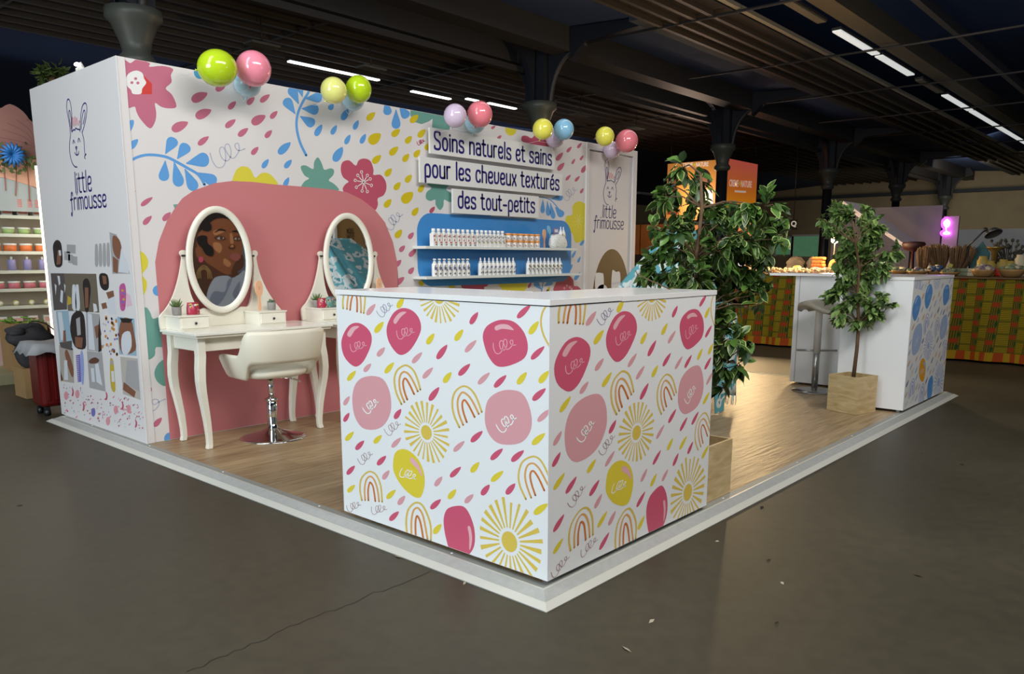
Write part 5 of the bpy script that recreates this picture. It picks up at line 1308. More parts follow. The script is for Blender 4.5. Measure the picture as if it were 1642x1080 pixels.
PR = [('soap_box', (.10, .05, .09), (206, 120, 96), 'coral soap box on the topmost visible shelf of the left stand'), ('cream_tub', (.12, .05, .07), (150, 176, 110), 'green cream tub on the second shelf of the left stand'), ('cream_tub', (.125, .05, .085), (214, 116, 60), 'orange cream tub on the third shelf of the left stand'),
      ('lotion_bottle', (.03, .03, .15), (148, 142, 186), 'lilac lotion bottle on the fourth shelf of the left stand'), ('cream_tub', (.12, .05, .08), (196, 110, 120), 'pink cream tub on the fifth shelf of the left stand'), ('balm_tin', (.03, .02, .05), (214, 196, 110), 'round yellow tin on the sixth shelf of the left stand'), ('soap_box', (.09, .05, .09), (214, 160, 152), 'pale pink soap box on the lowest shelf of the left stand')]
LIDW = M('lid_pale', (222, 224, 214), .5)
for k, (nm, (a, b_, h_), c, lab) in enumerate(PR):
    mt = M('prod_'+str(k), c, .5); z = SZ[k]; proto = None
    xs_ = [.50+.155*i for i in range(5)]
    for i, x in enumerate(xs_):
        if proto is None:
            proto = empty(nm, (x, 8.38, z)); tag(proto, lab, nm.split('_')[-1], 'products on shelf %s of the left stand' % ('one','two','three','four','five','six','seven')[k])
            L = Vector((x, 8.38, z))
            if nm == 'soap_box': MB().box(x-a/2, x+a/2, 8.36, 8.40, z, z+h_, LIDW).build('carton', None, proto); MB().box(x-a/2+.006, x+a/2-.006, 8.358, 8.36, z+.02, z+h_-.02, mt).build('label', None, proto)
            elif nm == 'balm_tin': MB().tube([(x, 8.36, z+.03), (x, 8.385, z+.03)], .030, mt, 20).build('tin', None, proto); MB().tube([(x, 8.352, z+.03), (x, 8.36, z+.03)], .022, LIDW, 20).build('lid', None, proto)
            else:
                r_ = a/2 if nm == 'cream_tub' else .042
                MB().lathe([(r_, 0), (r_, h_*.75), (r_*.9, h_*.8)], L, mt, 16).build('vessel', None, proto); MB().lathe([(r_*1.04 if nm == 'cream_tub' else .012, h_*.76), (r_*1.04 if nm == 'cream_tub' else .012, h_)], L, LIDW, 16).build('lid', None, proto)
            o = proto
        else: o = copy_tree(proto); o.location.x = x
        o['label'] = lab+', '+('first', 'second', 'third', 'fourth', 'fifth')[i]+' from left'
# ---- cardboard box, rucksack, suitcase with cloth
CARD = M('cardboard', (166, 132, 86), .8, noise=.06, nscale=6)
t = empty('cardboard_box', (.70, 7.86, .10)); tag(t, 'open brown cardboard box filled with green stuffing at the left edge', 'box')
MB().box(.52, .885, 7.70, 7.712, .101, .60, CARD).box(.52, .885, 8.0, 8.012, .101, .60, CARD).box(.52, .532, 7.712, 8.0, .101, .60, CARD).box(.873, .885, 7.712, 8.0, .101, .60, CARD).box(.532, .873, 7.712, 8.0, .101, .115, CARD).build('carton', None, t)
MB().add([(.885, 7.70, .60), (.885, 8.01, .60), (.945, 8.0, .40), (.945, 7.72, .40)], [(0,1,2,3)], CARD).build('flap', None, t)
MB().box(.80, .865, 7.6985, 7.6995, .13, .17, M('stamp_brown', (140, 84, 66), .7)).build('stamp', None, t)
mb = MB(); rnd = random.Random(2); LG = M('lime_stuffing', (120, 170, 54), .7, noise=.2, nscale=30)
for i in range(60):
    p = Vector((rnd.uniform(.54, .87), rnd.uniform(7.73, 7.99), rnd.uniform(.52, .63))); mb.tube([p, p+Vector((rnd.gauss(0, .03), rnd.gauss(0, .03), rnd.gauss(0, .02))), p+Vector((rnd.gauss(0, .05), rnd.gauss(0, .05), rnd.gauss(0, .02)))], .007, LG, 4)
tag(mb.build('green_stuffing'), 'bright green shredded stuffing in the cardboard box', 'stuffing', kind='stuff')
# rucksack
BK = M('rucksack_cloth', (52, 50, 52), .8, noise=.2, nscale=14, bump=.3)
t = empty('rucksack', (.48, 6.3, 0)); tag(t, 'dark grey rucksack lying behind the red suitcase', 'bag')
def blob(mb, c, r_, mat, seed, n=18, m_=12, amp=.18, rot=0.0):
    rnd = random.Random(seed); ph_ = [rnd.uniform(0, 6.3) for _ in range(6)]; vs = []; fs = []
    for j in range(m_+1):
        a = -PI/2+PI*j/m_
        for i in range(n):
            b_ = 2*PI*i/n; k = 1+amp*(math.sin(2*b_+ph_[0])*math.cos(a)+.6*math.sin(3*b_+3*a+ph_[1])+.4*math.sin(5*a+ph_[2])*math.cos(a))*abs(math.cos(a))**.5
            x, y, z = math.cos(a)*math.cos(b_)*r_[0]*k, math.cos(a)*math.sin(b_)*r_[1]*k, math.sin(a)*r_[2]*k
            vs.append((c[0]+x*math.cos(rot)-y*math.sin(rot), c[1]+x*math.sin(rot)+y*math.cos(rot), c[2]+z))
    for j in range(m_):
        for i in range(n): fs.append((j*n+i, j*n+(i+1) % n, (j+1)*n+(i+1) % n, (j+1)*n+i))
    mb.add(vs, fs, mat, True); return mb
bx = Vector((.36, 6.35, .70)); 
q0 = at(48, 540, 'y', 6.42); mb = blob(MB(), (q0.x, 6.42, q0.z), (.16, .11, .125), BK, 3); mb.build('main_bag', None, t)
mb = blob(MB(), (q0.x-.12, 6.40, q0.z+.06), (.08, .07, .045), BK, 5); mb.build('hood', None, t)
mb = blob(MB(), (q0.x+.02, 6.50, q0.z-.15), (.11, .09, .15), BK, 8); mb.build('lower_pocket', None, t)
MB().tube(smooth([(q0.x-.08, 6.34, q0.z+.09), (q0.x, 6.28, q0.z+.15), (q0.x+.10, 6.27, q0.z+.12), (q0.x+.18, 6.28, q0.z+.04)], 4), .006, BK, 6).build('strap', None, t)
tag(MB().box(.24, .60, 6.40, 6.70, 0, q0.z-.29, CARD).build('packing_case'), 'low brown packing case under the rucksack behind the suitcase', 'box')
# suitcase
RSH = M('suitcase_red', (92, 16, 14), .35, spec=.5); BLK = M('black_plastic', (24, 24, 26), .45)
t = empty('suitcase', (.30, 5.48, 0)); tag(t, 'dark red hard-shell suitcase on wheels behind the side wall', 'suitcase')
MB().box(.045, .52, 5.36, 5.60, .075, .585, RSH, .03).build('shell', None, t)
for i in range(6): MB().box(.08+.07*i, .11+.07*i, 5.352, 5.361, .13, .53, RSH, .003).build('ridge', None, t)
for x, y in ((.09, 5.40), (.09, 5.56), (.47, 5.40), (.47, 5.56)):
    w_ = MB().box(x-.02, x+.02, y-.018, y+.018, .045, .078, BLK, .004).build('wheel_mount', None, t)
    MB().tube([(x-.02, y, .0285), (x+.02, y, .0285)], .028, BLK, 16).build('wheel', None, w_)
MB().box(.16, .24, 5.350, 5.357, .50, .515, BLK).build('badge', None, t)
GC = M('grey_cloth', (150, 152, 154), .8, noise=.06, nscale=20)
mb = MB(); vs = []; fs = []; n = 16
for j in range(n+1):
    for i in range(n+1):
        u = -.02+i*.58/n; v = 5.30+j*.36/n; edge = min(i, n-i, j, n-j)
        z = .600+.006*math.sin(9*u*3)+.004*math.cos(17*v)-(0.075+.012*math.sin(i*1.3+j) if edge == 0 else (.03 if edge == 1 and (i in (1, n-1) or j in (1, n-1)) and False else 0))
        vs.append((u-(.02 if i == 0 else 0), v-(.012 if j == 0 else 0), z))
for j in range(n):
    for i in range(n): a = j*(n+1)+i; fs.append((a, a+1, a+n+2, a+n+1))
mb.add(vs, fs, GC, True); o = mb.build('cover_cloth'); tag(o, 'light grey cloth draped over the red suitcase', 'cloth'); so = o.modifiers.new('thickness', 'SOLIDIFY'); so.thickness = .004; so.offset = 1
mb = MB().lathe([(.05, 0), (.055, .03), (.05, .06), (.03, .085), (.001, .09)], (.30, 5.5, .612), M('orange_pack', (204, 128, 50), .6), 12); tag(mb.build('snack_bag'), 'small orange packet lying on the grey cloth over the suitcase', 'packet')

# ================================================================== market stand on the right with printed cloth
m, nt, b = nodes('kente_cloth', 0.8, 0.2)
tc = nt.nodes.new('ShaderNodeTexCoord'); sp = nt.nodes.new('ShaderNodeSeparateXYZ'); nt.links.new(tc.outputs['Object'], sp.inputs['Vector'])
def mth(op, a, b_=None):
    n = nt.nodes.new('ShaderNodeMath'); n.operation = op
    for i, v in enumerate((a, b_)):
        if v is None: continue
        if isinstance(v, (int, float)): n.inputs[i].default_value = v
        else: nt.links.new(v, n.inputs[i])
    return n.outputs[0]
hx = mth('ADD', sp.outputs['X'], sp.outputs['Y'])
PU = 4.9
fu = mth('FRACT', mth('MULTIPLY', hx, PU)); cell = mth('FLOOR', mth('MULTIPLY', hx, PU)); fz = mth('FRACT', mth('ADD', mth('MULTIPLY', sp.outputs['Z'], 6.4), mth('MULTIPLY', cell, .5)))
def mixc(f, a, b_):
    n = nt.nodes.new('ShaderNodeMixRGB'); nt.links.new(f, n.inputs['Fac'])
    for k, v in (('Color1', a), ('Color2', b_)):
        if isinstance(v, tuple): n.inputs[k].default_value = (*lin(v), 1)
        else: nt.links.new(v, n.inputs[k])
    return n.outputs['Color']
stripe = mth('GREATER_THAN', mth('FRACT', mth('MULTIPLY', hx, 44)), .5)
hst = mth('GREATER_THAN', mth('FRACT', mth('MULTIPLY', sp.outputs['Z'], 46)), .5)
base = mixc(hst, (140, 120, 14), (100, 86, 10))
side = mixc(stripe, (104, 90, 16), (62, 56, 12))
c1 = mixc(mth('GREATER_THAN', fu, .52), base, side)
def both(*a):
    r_ = a[0]
    for q in a[1:]: r_ = mth('MULTIPLY', r_, q)
    return r_
c1 = mixc(both(mth('LESS_THAN', fu, .52), mth('GREATER_THAN', fz, .82)), c1, (92, 84, 12))
c2 = mixc(both(mth('GREATER_THAN', fu, .60), mth('LESS_THAN', fu, .98), mth('LESS_THAN', fz, .36)), c1, (140, 52, 14))
c3 = mixc(both(mth('GREATER_THAN', fu, .56), mth('LESS_THAN', fu, .68), mth('GREATER_THAN', fz, .50), mth('LESS_THAN', fz, .84)), c2, (30, 66, 20))
c4 = mixc(mth('LESS_THAN', sp.outputs['Z'], .14), c3, mixc(mth('GREATER_THAN', mth('FRACT', mth('MULTIPLY', hx, 7.0)), .5), (150, 118, 16), (148, 60, 14)))
nt.links.new(c4, b.inputs['Base Color'])
KEN = m
t = empty('market_table', (9.6, .5, 0)); tag(t, 'long market table covered to the floor in yellow, red and green woven-pattern cloth', 'table')
mb = MB(); vs = []; fs = []; ys = [-3.2+i*.06 for i in range(120)]; zs = [.03, .3, .6, .9, 1.03, 1.05]
for y in ys:
    for z in zs: vs.append((9.08+(1.05-z)*.06*math.sin(y*14)*.5-(1.05-z)*.04, y, z))
n = len(zs)
for i in range(len(ys)-1):
    for j in range(n-1): fs.append((i*n+j, i*n+j+1, (i+1)*n+j+1, (i+1)*n+j))
mb.add(vs, fs, KEN, True).build('cloth_front', None, t, origin=(0, 0, 0))
MB().box(9.09, 10.4, -3.2, 3.94, .03, 1.045, KEN).build('cloth_sides', None, t, origin=(0, 0, 0))
MB().box(9.04, 10.5, -3.25, 4.0, 1.046, 1.062, M('table_cloth_brown', (96, 70, 40), .8)).build('table_top_cloth', None, t)
TZ = 1.0625
# warm lamps over the pale wares
SH_ = M('lamp_shade_steel', (120, 116, 108), .4, .8); BULB = M('lit_bulb', (255, 214, 150), emit=34)
for k, (px, py, lab) in enumerate(((1211, 385, 'lit warm lamp on a stem at the left end of the market table'), (1339, 384, 'lit warm lamp glowing through the slim ficus on the market table'))):
    p = at(px, py, 'x', 9.75); t = empty('table_lamp', (p.x, p.y, TZ)); tag(t, lab, 'lamp')
    MB().lathe([(.07, TZ+.001), (.07, TZ+.015), (.012, TZ+.02), (.009, p.z-.065), (.02, p.z-.057)], (p.x, p.y, 0), SH_, 14).build('stand', None, t)
    MB().ball(p, .055, mat=BULB).build('bulb', None, t)
    MB().lathe([(.045, p.z+.057), (.03, p.z+.080), (.012, p.z+.090)], (p.x, p.y, 0), SH_, 14).build('cap', None, t)
    point('table_lamp_light', p+Vector((-.07, 0, -.02)), 135, (1.0, .70, .36), .09)
mb = MB(); rnd = random.Random(6); WAR = M('pale_chunks', (230, 196, 150), .7, noise=.1, nscale=9)
for i in range(420):
    y = rnd.uniform(2.35, 3.85); x = rnd.uniform(9.12, 9.55); s = rnd.uniform(.018, .035); mb.ball((x, y, TZ+s*.6+rnd.uniform(0, .06)), s, s*rnd.uniform(.6, 1), s*.7, WAR, 6, 4)
tag(mb.build('pale_chunks'), 'heap of pale lumps lit by warm lamps on the left half of the market table', 'wares', kind='stuff')
def ware(name, px, py, X, fn, lab, cat, grp=None):
    p = at(px, py, 'x', X); p.z = TZ; o = fn(p); tag(o, lab, cat, grp); return o
OG = M('orange_carved', (206, 110, 50), .6, noise=.3, nscale=40)
def stack(p):
    mb = MB()
    for i in range(5): mb.box(p.x-.06, p.x+.06, p.y-.09+.01*(i % 2), p.y+.09-.01*(i % 2), TZ+.001+i*.05, TZ+.045+i*.05, OG, .008)
    return mb.build('orange_basket', origin=p)
ware('x', 1312, 430, 9.75, stack, 'orange ribbed basket standing between the two warm lamps', 'basket')
ware('x', 1342, 430, 9.5, lambda p: MB().tube([(p.x, p.y, TZ+.115), (p.x-.05, p.y, TZ+.12)], [.105, .11], M('yellow_plate', (226, 176, 70), .5), 24).tube([(p.x-.052, p.y, TZ+.12), (p.x-.056, p.y, TZ+.12)], .06, OG, 20).build('round_plate', origin=p), 'round yellow plate propped upright on the market table behind the ficus', 'plate')
ware('x', 1278, 430, 9.5, lambda p: MB().lathe([(.05, 0), (.065, .05), (.06, .10), (.035, .12)], p, M('yellow_pot', (216, 188, 84), .5), 14).build('yellow_pot', origin=p), 'small yellow pot among the pale lumps', 'pot')
DKC = M('dark_basketry', (50, 42, 34), .8, noise=.3, nscale=30)
for px, s, lab in ((1276, 1.0, 'dark flat hat pile on the market table, left of the orange basket'), (1304, .7, 'dark rounded basket beside the orange ribbed basket')):
    ware('x', px, 425, 10.1, lambda p: MB().lathe([(.16*s, 0), (.17*s, .05), (.13*s, .12), (.15*s, .16), (.08*s, .24), (.01, .26)], p, DKC, 16).build('dark_basket', origin=p), lab, 'basket', 'dark basketry on the market table')
# wooden bowls with contents
WOD = M('bowl_wood', (146, 112, 66), .55, noise=.12, nscale=14)
def bowl(px, X, r_, cols, lab, seed, h=.5):
    p = at(px, 450, 'x', X); t = empty('wooden_bowl', (p.x, p.y, TZ)); tag(t, lab, 'bowl', 'wooden bowls on the market table')
    MB().lathe([(r_*.5, 0.001), (r_*.72, r_*.12), (r_*.95, r_*h), (r_, r_*h*1.35), (r_*.95, r_*h*1.35), (r_*.8, r_*h*.9), (.01, r_*h*.8)], (p.x, p.y, TZ), WOD, 26).build('bowl', None, t)
    mb = MB(); rnd = random.Random(seed)
    for i in range(26):
        a = rnd.uniform(0, 6.28); q = r_*.8*rnd.random()**.5; s = rnd.uniform(.018, .038)
        c = Vector((p.x+q*math.cos(a), p.y+q*math.sin(a), TZ+r_*h*1.35+rnd.uniform(-.01, .05*(1-q/r_)+.01)))
        blob(mb, c, (s, s*1.3, s*.8), rnd.choice(cols), seed+i, 8, 5, .3, rnd.uniform(0, 3))
    mb.build('contents', None, t)
ms = lambda n, c: M(n, c, .6)
GRN = ms('w_sage', (110, 120, 92)); MAU = ms('w_mauve', (116, 96, 110)); CRE = ms('w_cream', (176, 164, 136)); RDD = ms('w_red', (176, 44, 26)); BLD = ms('w_blue', (44, 66, 104)); YLD = ms('w_yellow', (150, 128, 56)); TLD = ms('w_teal', (28, 84, 84)); DKR = ms('w_darkred', (48, 12, 14))
bowl(1575, 9.28, .142, [MAU, MAU, CRE], 'wooden bowl of mauve pieces at the front of the market table', 1)
bowl(1621, 9.28, .150, [GRN, GRN, CRE], 'wooden bowl of grey-green pieces, rightmost at the table front', 2)
bowl(1522, 9.35, .12, [GRN, ms('w_grey', (96, 96, 90))], 'shallow bowl of dark green pieces just right of the counter top', 3, .35)
bowl(1470, 9.6, .13, [CRE, MAU, GRN], 'bowl of beige pieces behind the blue-print counter', 4, .35)
bowl(1440, 9.9, .13, [CRE, GRN], 'bowl of pale green pieces beside the ficus leaves', 5, .35)
bowl(1499, 9.7, .12, [BLD, BLD, CRE], 'bowl of dark blue pieces under the straw brooms', 6, .5)
# straw brooms
STR = M('straw', (110, 82, 52), .85, noise=.25, nscale=30)
def broom(px, w_, h_, lean, lab, seed):
    p = at(px, 440, 'x', 10.15 if px != 1478 else 9.95); t = empty('straw_bundle', (p.x, p.y, TZ)); tag(t, lab, 'broom', 'straw bundles on the market table')
    rnd = random.Random(seed); mb = MB()
    for i in range(110):
        a = rnd.uniform(-1, 1); b_ = rnd.uniform(-1, 1); e = Vector((b_*.10, a*w_+lean, h_*(1-.12*a*a)+rnd.uniform(-.03, .02)))
        P0 = Vector((p.x+b_*.02, p.y+a*.03, TZ+.002)); mb.tube([P0, P0+e*.55+Vector((0, a*w_*.18, 0)), P0+e], .006, STR, 4)
    mb.build('straw', None, t); MB().tube([(p.x-.05, p.y, TZ+.05), (p.x+.05, p.y, TZ+.05)], .05, DKC, 10).build('binding', None, t)
broom(1506, .13, .42, .06, 'brown straw bundle, left one under the purple neon', 1)
broom(1535, .13, .40, -.05, 'brown straw bundle, right one next to the lamp arm', 2)
broom(1478, .05, .38, 0, 'thin dry grass bouquet left of the straw bundles', 3)
ware('x', 1461, 440, 10.3, lambda p: MB().lathe([(.05, 0), (.03, .05), (.02, .32), (.13, .36), (.16, .43), (.14, .46), (.02, .47)], p, DKR, 18).build('red_hat', origin=p), 'dark red hat on a stand at the left of the straw bundles', 'hat')
# boxes, jars, fan, flowers
for i, (px, py, a, lab) in enumerate(((1561, 425, CRE, 'cream carton stack behind the mauve bowl'), (1548, 430, GRN, 'pale green folded cloth on the market table'), (1534, 436, GRN, 'grey-green packet next to the striped card'))):
    ware('x', px, py, 9.7, lambda p: MB().box(p.x-.08, p.x+.08, p.y-.055, p.y+.055, TZ, TZ+.05, a, .01).box(p.x-.07, p.x+.07, p.y-.05, p.y+.05, TZ+.051, TZ+.10, a, .01).build('folded_stack', origin=p), lab, 'stack', 'flat stacks on the market table')
for i, (px, c, h_, lab) in enumerate(((1574, YLD, .26, 'short yellow jar beside the lit golden bowl'), (1586, YLD, .20, 'yellow jar in front of the golden bowl'), (1607, YLD, .22, 'tall yellow pot right of the golden bowl'), (1618, YLD, .20, 'yellow tin pot next to the red packet'), (1604, RDD, .12, 'bright red packet before the yellow pots'), (1634, CRE, .28, 'pale bottle at the right picture edge'))):
    ware('x', px, 440, 9.75, lambda p: MB().lathe([(.06, 0), (.07, .02), (.07, h_*.8), (.05, h_*.88), (.05, h_)], p, c, 16).build('jar', origin=p), lab, 'jar', 'jars and pots on the market table')
p = at(1596, 398, 'x', 9.9); tag(MB().lathe([(.03, 0), (.035, p.z-TZ-.05), (.10, p.z-TZ), (.115, p.z-TZ+.02), (.03, p.z-TZ)], (p.x, p.y, TZ), M('golden_bowl', (150, 122, 60), .25, .6), 18).build('golden_bowl'), 'golden footed bowl catching the light on the market table', 'bowl')
ware('x', 1517, 440, 9.4, lambda p: MB().slab([(-.02, 0), (.06, -.0), (-.02, .17), (-.07, .15)], lambda u, v, q: Vector((p.x+q+v*.1, p.y+u, TZ+v)), 0, .012, M('striped_card', (150, 146, 50), .6)).build('yellow_card', origin=p), 'yellow-green card leaning above the counter corner', 'card')
mb = MB(); p = at(1620, 420, 'x', 10.3); rnd = random.Random(12); DF = M('dried_flowers', (66, 62, 50), .9, noise=.3, nscale=20)
for i in range(70):
    e = Vector((rnd.uniform(-.08, .08), rnd.uniform(-.2, .24), rnd.uniform(.18, .48))); P0 = Vector((p.x, p.y, TZ)); mb.tube([P0, P0+e*.5, P0+e], .004, DF, 4); mb.ball(P0+e, .022, mat=DF, n=6, m=4)
tag(mb.build('dried_flowers'), 'dark dried flower bunch at the right end of the market table', 'flowers')
p = at(1569, 425, 'x', 10.38); tag(MB().slab([(-.10, 0), (.12, 0), (.10, .30), (-.02, .46), (-.12, .30)], lambda u, v, q: Vector((p.x+q, p.y+u, TZ+v)), 0, .03, TLD).build('teal_parcel'), 'dark teal parcel standing behind the lamp arm', 'parcel')
t = empty('desk_lamp', (9.6, .93, TZ)); tag(t, 'black articulated desk lamp with dish shade on the market table', 'lamp')
q0 = at(1556, 432, 'x', 10.0); q1 = at(1551, 396, 'x', 10.0); q2 = at(1580, 368, 'x', 10.0); q3 = at(1592, 372, 'x', 10.0)
t.location = (q0.x, q0.y, TZ); WORLD[t.name] = Vector(t.location)
MB().lathe([(.08, 0), (.08, .02), (.015, .025)], (q0.x, q0.y, TZ), BLK, 18).build('base', None, t)
MB().tube([(q0.x, q0.y, TZ+.02), q1], .010, BLK, 8).build('lower_arm', None, t); MB().tube([q1, q2], .010, BLK, 8).build('upper_arm', None, t); MB().ball(q2, .03, mat=BLK).build('joint', None, t)
xf = Matrix.Rotation(R(-28), 4, 'X') @ Matrix.Rotation(R(18), 4, 'Y')
MB().lathe([(.02, .05), (.06, .035), (.105, -.02), (.11, -.03), (.1, -.028), (.055, .02)], (0, 0, 0), M('dish_steel', (110, 112, 110), .3, .7), 22, xf=Matrix.Translation(q3) @ xf).build('shade', None, t)

# ================================================================== partitions and lit stands further back
GW = M('partition_grey', (128, 116, 120), .8); GW2 = M('partition_blue', (120, 126, 134), .8)
a, b_ = at(1345, 332, 'x', 14), at(1512, 332, 'x', 14)
tag(MB().box(14, 14.08, b_.y, a.y+.1, 0, (a.z+b_.z)/2, GW).build('partition_wall'), 'wide pale grey partition behind the market table', 'partition')
a, b_ = at(1511, 344, 'x', 13.9), at(1538, 349, 'x', 13.9)
tag(MB().box(13.9, 13.97, b_.y, a.y-.03, 0, (a.z+b_.z)/2, M('partition_mauve', (176, 150, 156), .8)).build('display_column'), 'narrow pinkish display column carrying the purple neon', 'partition')
a = at(1536, 368, 'x', 13.4); tag(MB().box(13.4, 13.48, -5, a.y-.02, 0, a.z, GW2).build('partition_wall'), 'low blue-grey partition right of the neon column', 'partition')
NE = M('neon_violet', (214, 60, 255), emit=5.0); NW = M('neon_white_core', (226, 236, 236), emit=1.0)
t = empty('neon_sign', at(1516, 390, 'x', 13.86)); tag(t, 'violet neon outline of a potted figure on the narrow display column', 'sign')
NP = Print('x', 13.86, None, None)
def npx(l): return [NP.to2(1440+x/8.13, 340+y/8.13) for x, y in l]
ol = npx(smooth([(640,75),(690,110),(695,160),(670,200),(645,215),(650,235),(690,250),(690,290),(650,305),(575,300),(560,260),(600,235),(605,210),(580,190),(575,140),(590,95)], 3, True))
MB().tube([Vector((13.855, u, v)) for u, v in ol], .016, NE, 6, closed=True).build('tube_outline', None, t)
mb = MB()
for l in ([(640,85),(680,120),(680,170),(640,200),(600,180),(590,130)], [(615,200),(650,200),(640,245),(680,262),(670,295),(590,290),(585,265),(620,245)]): mb.slab(npx(smooth(l, 3, True)), lambda u, v, q: Vector((q, u, v)), 13.86, 13.875, NW)
mb.build('white_figure', None, t)
point('neon_glow', (13.7, NP.to2(1516, 370)[0], 1.75), 1.5, (.8, .3, 1), .2)
# pale sloping roof edge of a stand seen through the slim ficus
CAN = M('canopy_white', (206, 194, 196), .8)
A0 = at(1352, 322, 'x', 11.6); B0 = at(1452, 392, 'x', 11.6)
t = empty('stand_roof', (11.9, A0.y, 0)); tag(t, 'pale sloping roof board of a small stand seen through the slim ficus', 'roof')
MB().slab([(A0.y, A0.z), (B0.y, B0.z), (B0.y-.02, B0.z-.07), (A0.y+.02, A0.z-.08)], lambda u, v, q: Vector((q, u, v)), 11.6, 12.6, CAN).build('roof_board', None, t)
for y, z in ((A0.y-.03, A0.z-.12), (B0.y+.05, B0.z-.10)): MB().tube([(12.1, y, 0), (12.1, y, z)], .022, BLK, 8).build('pole', None, t)
# orange hanging banners with two printed women, and the lit display under them
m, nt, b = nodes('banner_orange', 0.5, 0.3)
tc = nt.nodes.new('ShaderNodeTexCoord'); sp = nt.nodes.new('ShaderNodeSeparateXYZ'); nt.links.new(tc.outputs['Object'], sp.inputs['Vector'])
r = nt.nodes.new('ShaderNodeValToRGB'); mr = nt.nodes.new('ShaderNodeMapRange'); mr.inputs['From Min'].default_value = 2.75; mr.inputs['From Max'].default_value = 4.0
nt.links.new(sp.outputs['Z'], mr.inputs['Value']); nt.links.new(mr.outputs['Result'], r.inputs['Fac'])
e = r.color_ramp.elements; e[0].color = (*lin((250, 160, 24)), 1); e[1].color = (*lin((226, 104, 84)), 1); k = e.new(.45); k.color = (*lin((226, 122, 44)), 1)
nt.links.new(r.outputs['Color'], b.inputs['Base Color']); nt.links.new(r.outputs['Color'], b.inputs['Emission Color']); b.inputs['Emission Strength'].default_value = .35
BANR = m; BANL = M('banner_ochre', (214, 142, 66), .5, emit=.25); BTX = M('banner_text', (244, 226, 206), .5, emit=.3); BTG = M('banner_star', (190, 210, 60), .5, emit=.3)  # emission in the banner colours makes them glow without a lamp
SKD = M('printed_skin', (150, 96, 70), .5); HRD = M('printed_hair', (34, 28, 34), .5)
kx = lambda x: -2.116+1.5*(x+2.116)
ky = lambda y: -1.724+1.5*(y+1.724)
kz = lambda z: 1.3+1.5*(z-1.3)
X0, Y0 = kx(12.0), ky(5.62)
t = empty('hanging_banner', (X0, ky(6.2), kz(2.0))); tag(t, 'orange lit banner with two printed women and white lettering, left of the iron column', 'banner', 'orange banners over the far stand')
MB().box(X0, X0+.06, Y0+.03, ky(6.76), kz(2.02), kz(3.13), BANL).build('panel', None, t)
BP_ = Print('x', X0, lambda u, v, q: Vector((X0-q*3, u, v)), (Y0+.04, ky(6.74), kz(2.03), kz(3.12))); BP_.frame(1040, 240, 5.4); mb = MB()
for l, c, y_ in (([(215,200),(245,215),(250,290),(235,330),(190,320),(165,280),(175,225)], HRD, .5), ([(205,240),(235,235),(238,300),(220,325),(200,300)], SKD, .7), (disc(465, 250, 78, 88), HRD, .5), (smooth([(455,235),(490,225),(510,260),(500,310),(478,330),(455,300)], 3, True), SKD, .7), ([(470,340),(555,350),(560,560),(455,560)], BTX, .6), ([(190,330),(240,330),(270,400),(250,560),(160,560)], RDD, .6), ([(160,400),(225,420),(220,520),(158,510)], BTX, .8)):
    BP_.px(l, c, y_)
def word_polys():
    a_, W1 = text_polys('CREME', 1.0, .03), 0
    W1 = max(x for q in a_ for x, _ in q)
    star = [(W1+.42+(.34 if k % 2 == 0 else .15)*math.sin(k*PI/5), .36+(.34 if k % 2 == 0 else .15)*math.cos(k*PI/5)) for k in range(10)]
    b2_ = [[(x+W1+.86, y) for x, y in q] for q in text_polys('NATURE', 1.0, .03)]
    return a_+b2_, star
tp_, star = word_polys(); W_ = max(x for q in tp_ for x, _ in q)
def line(P, p0, p1, h):
    a, b2 = P.to2(*p0), P.to2(*p1)
    f = lambda q: [(a[0]+(b2[0]-a[0])*x/W_, a[1]+(b2[1]-a[1])*x/W_+y*h) for x, y in q]
    for q in tp_: P.uv(f(q), BTX, 1.2)
    P.uv(f(star), BTG, 1.2)
line(BP_, (1095, 268), (1136, 266), .17)
BP_.emit(mb); mb.build('print', None, t)
t = empty('hanging_banner', (kx(12.8), Y0, kz(2.24))); tag(t, 'orange to yellow lit banner with small white lettering, right of the iron column', 'banner', 'orange banners over the far stand')
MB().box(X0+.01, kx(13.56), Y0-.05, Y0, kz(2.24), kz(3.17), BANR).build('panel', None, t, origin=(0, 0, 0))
BR_ = Print('y', Y0-.05, lambda u, v, q: Vector((u, Y0-.05-q*3, v)), (X0, kx(13.56), kz(2.24), kz(3.17))); mb = MB()
line(BR_, (1169, 298), (1205, 300.5), .26); BR_.frame(0, 0, 1)
BR_.px([(1178, 305), (1196, 306), (1196, 309), (1178, 308)], BTX, 1.2)
BR_.emit(mb); mb.build('print', None, t)
for x, y, z0, l in ((X0+.03, ky(6.7), kz(3.13), 'left edge of the left orange banner'), (X0+.03, Y0+.15, kz(3.13), 'corner between the orange banners'), (kx(13.5), Y0-.02, kz(3.17), 'right edge of the right orange banner')): tag(MB().tube([(x, y, z0-.004), (x, y, 5.03)], .008, BLK, 5).build('banner_wire'), 'thin wire holding the '+l, 'wire')
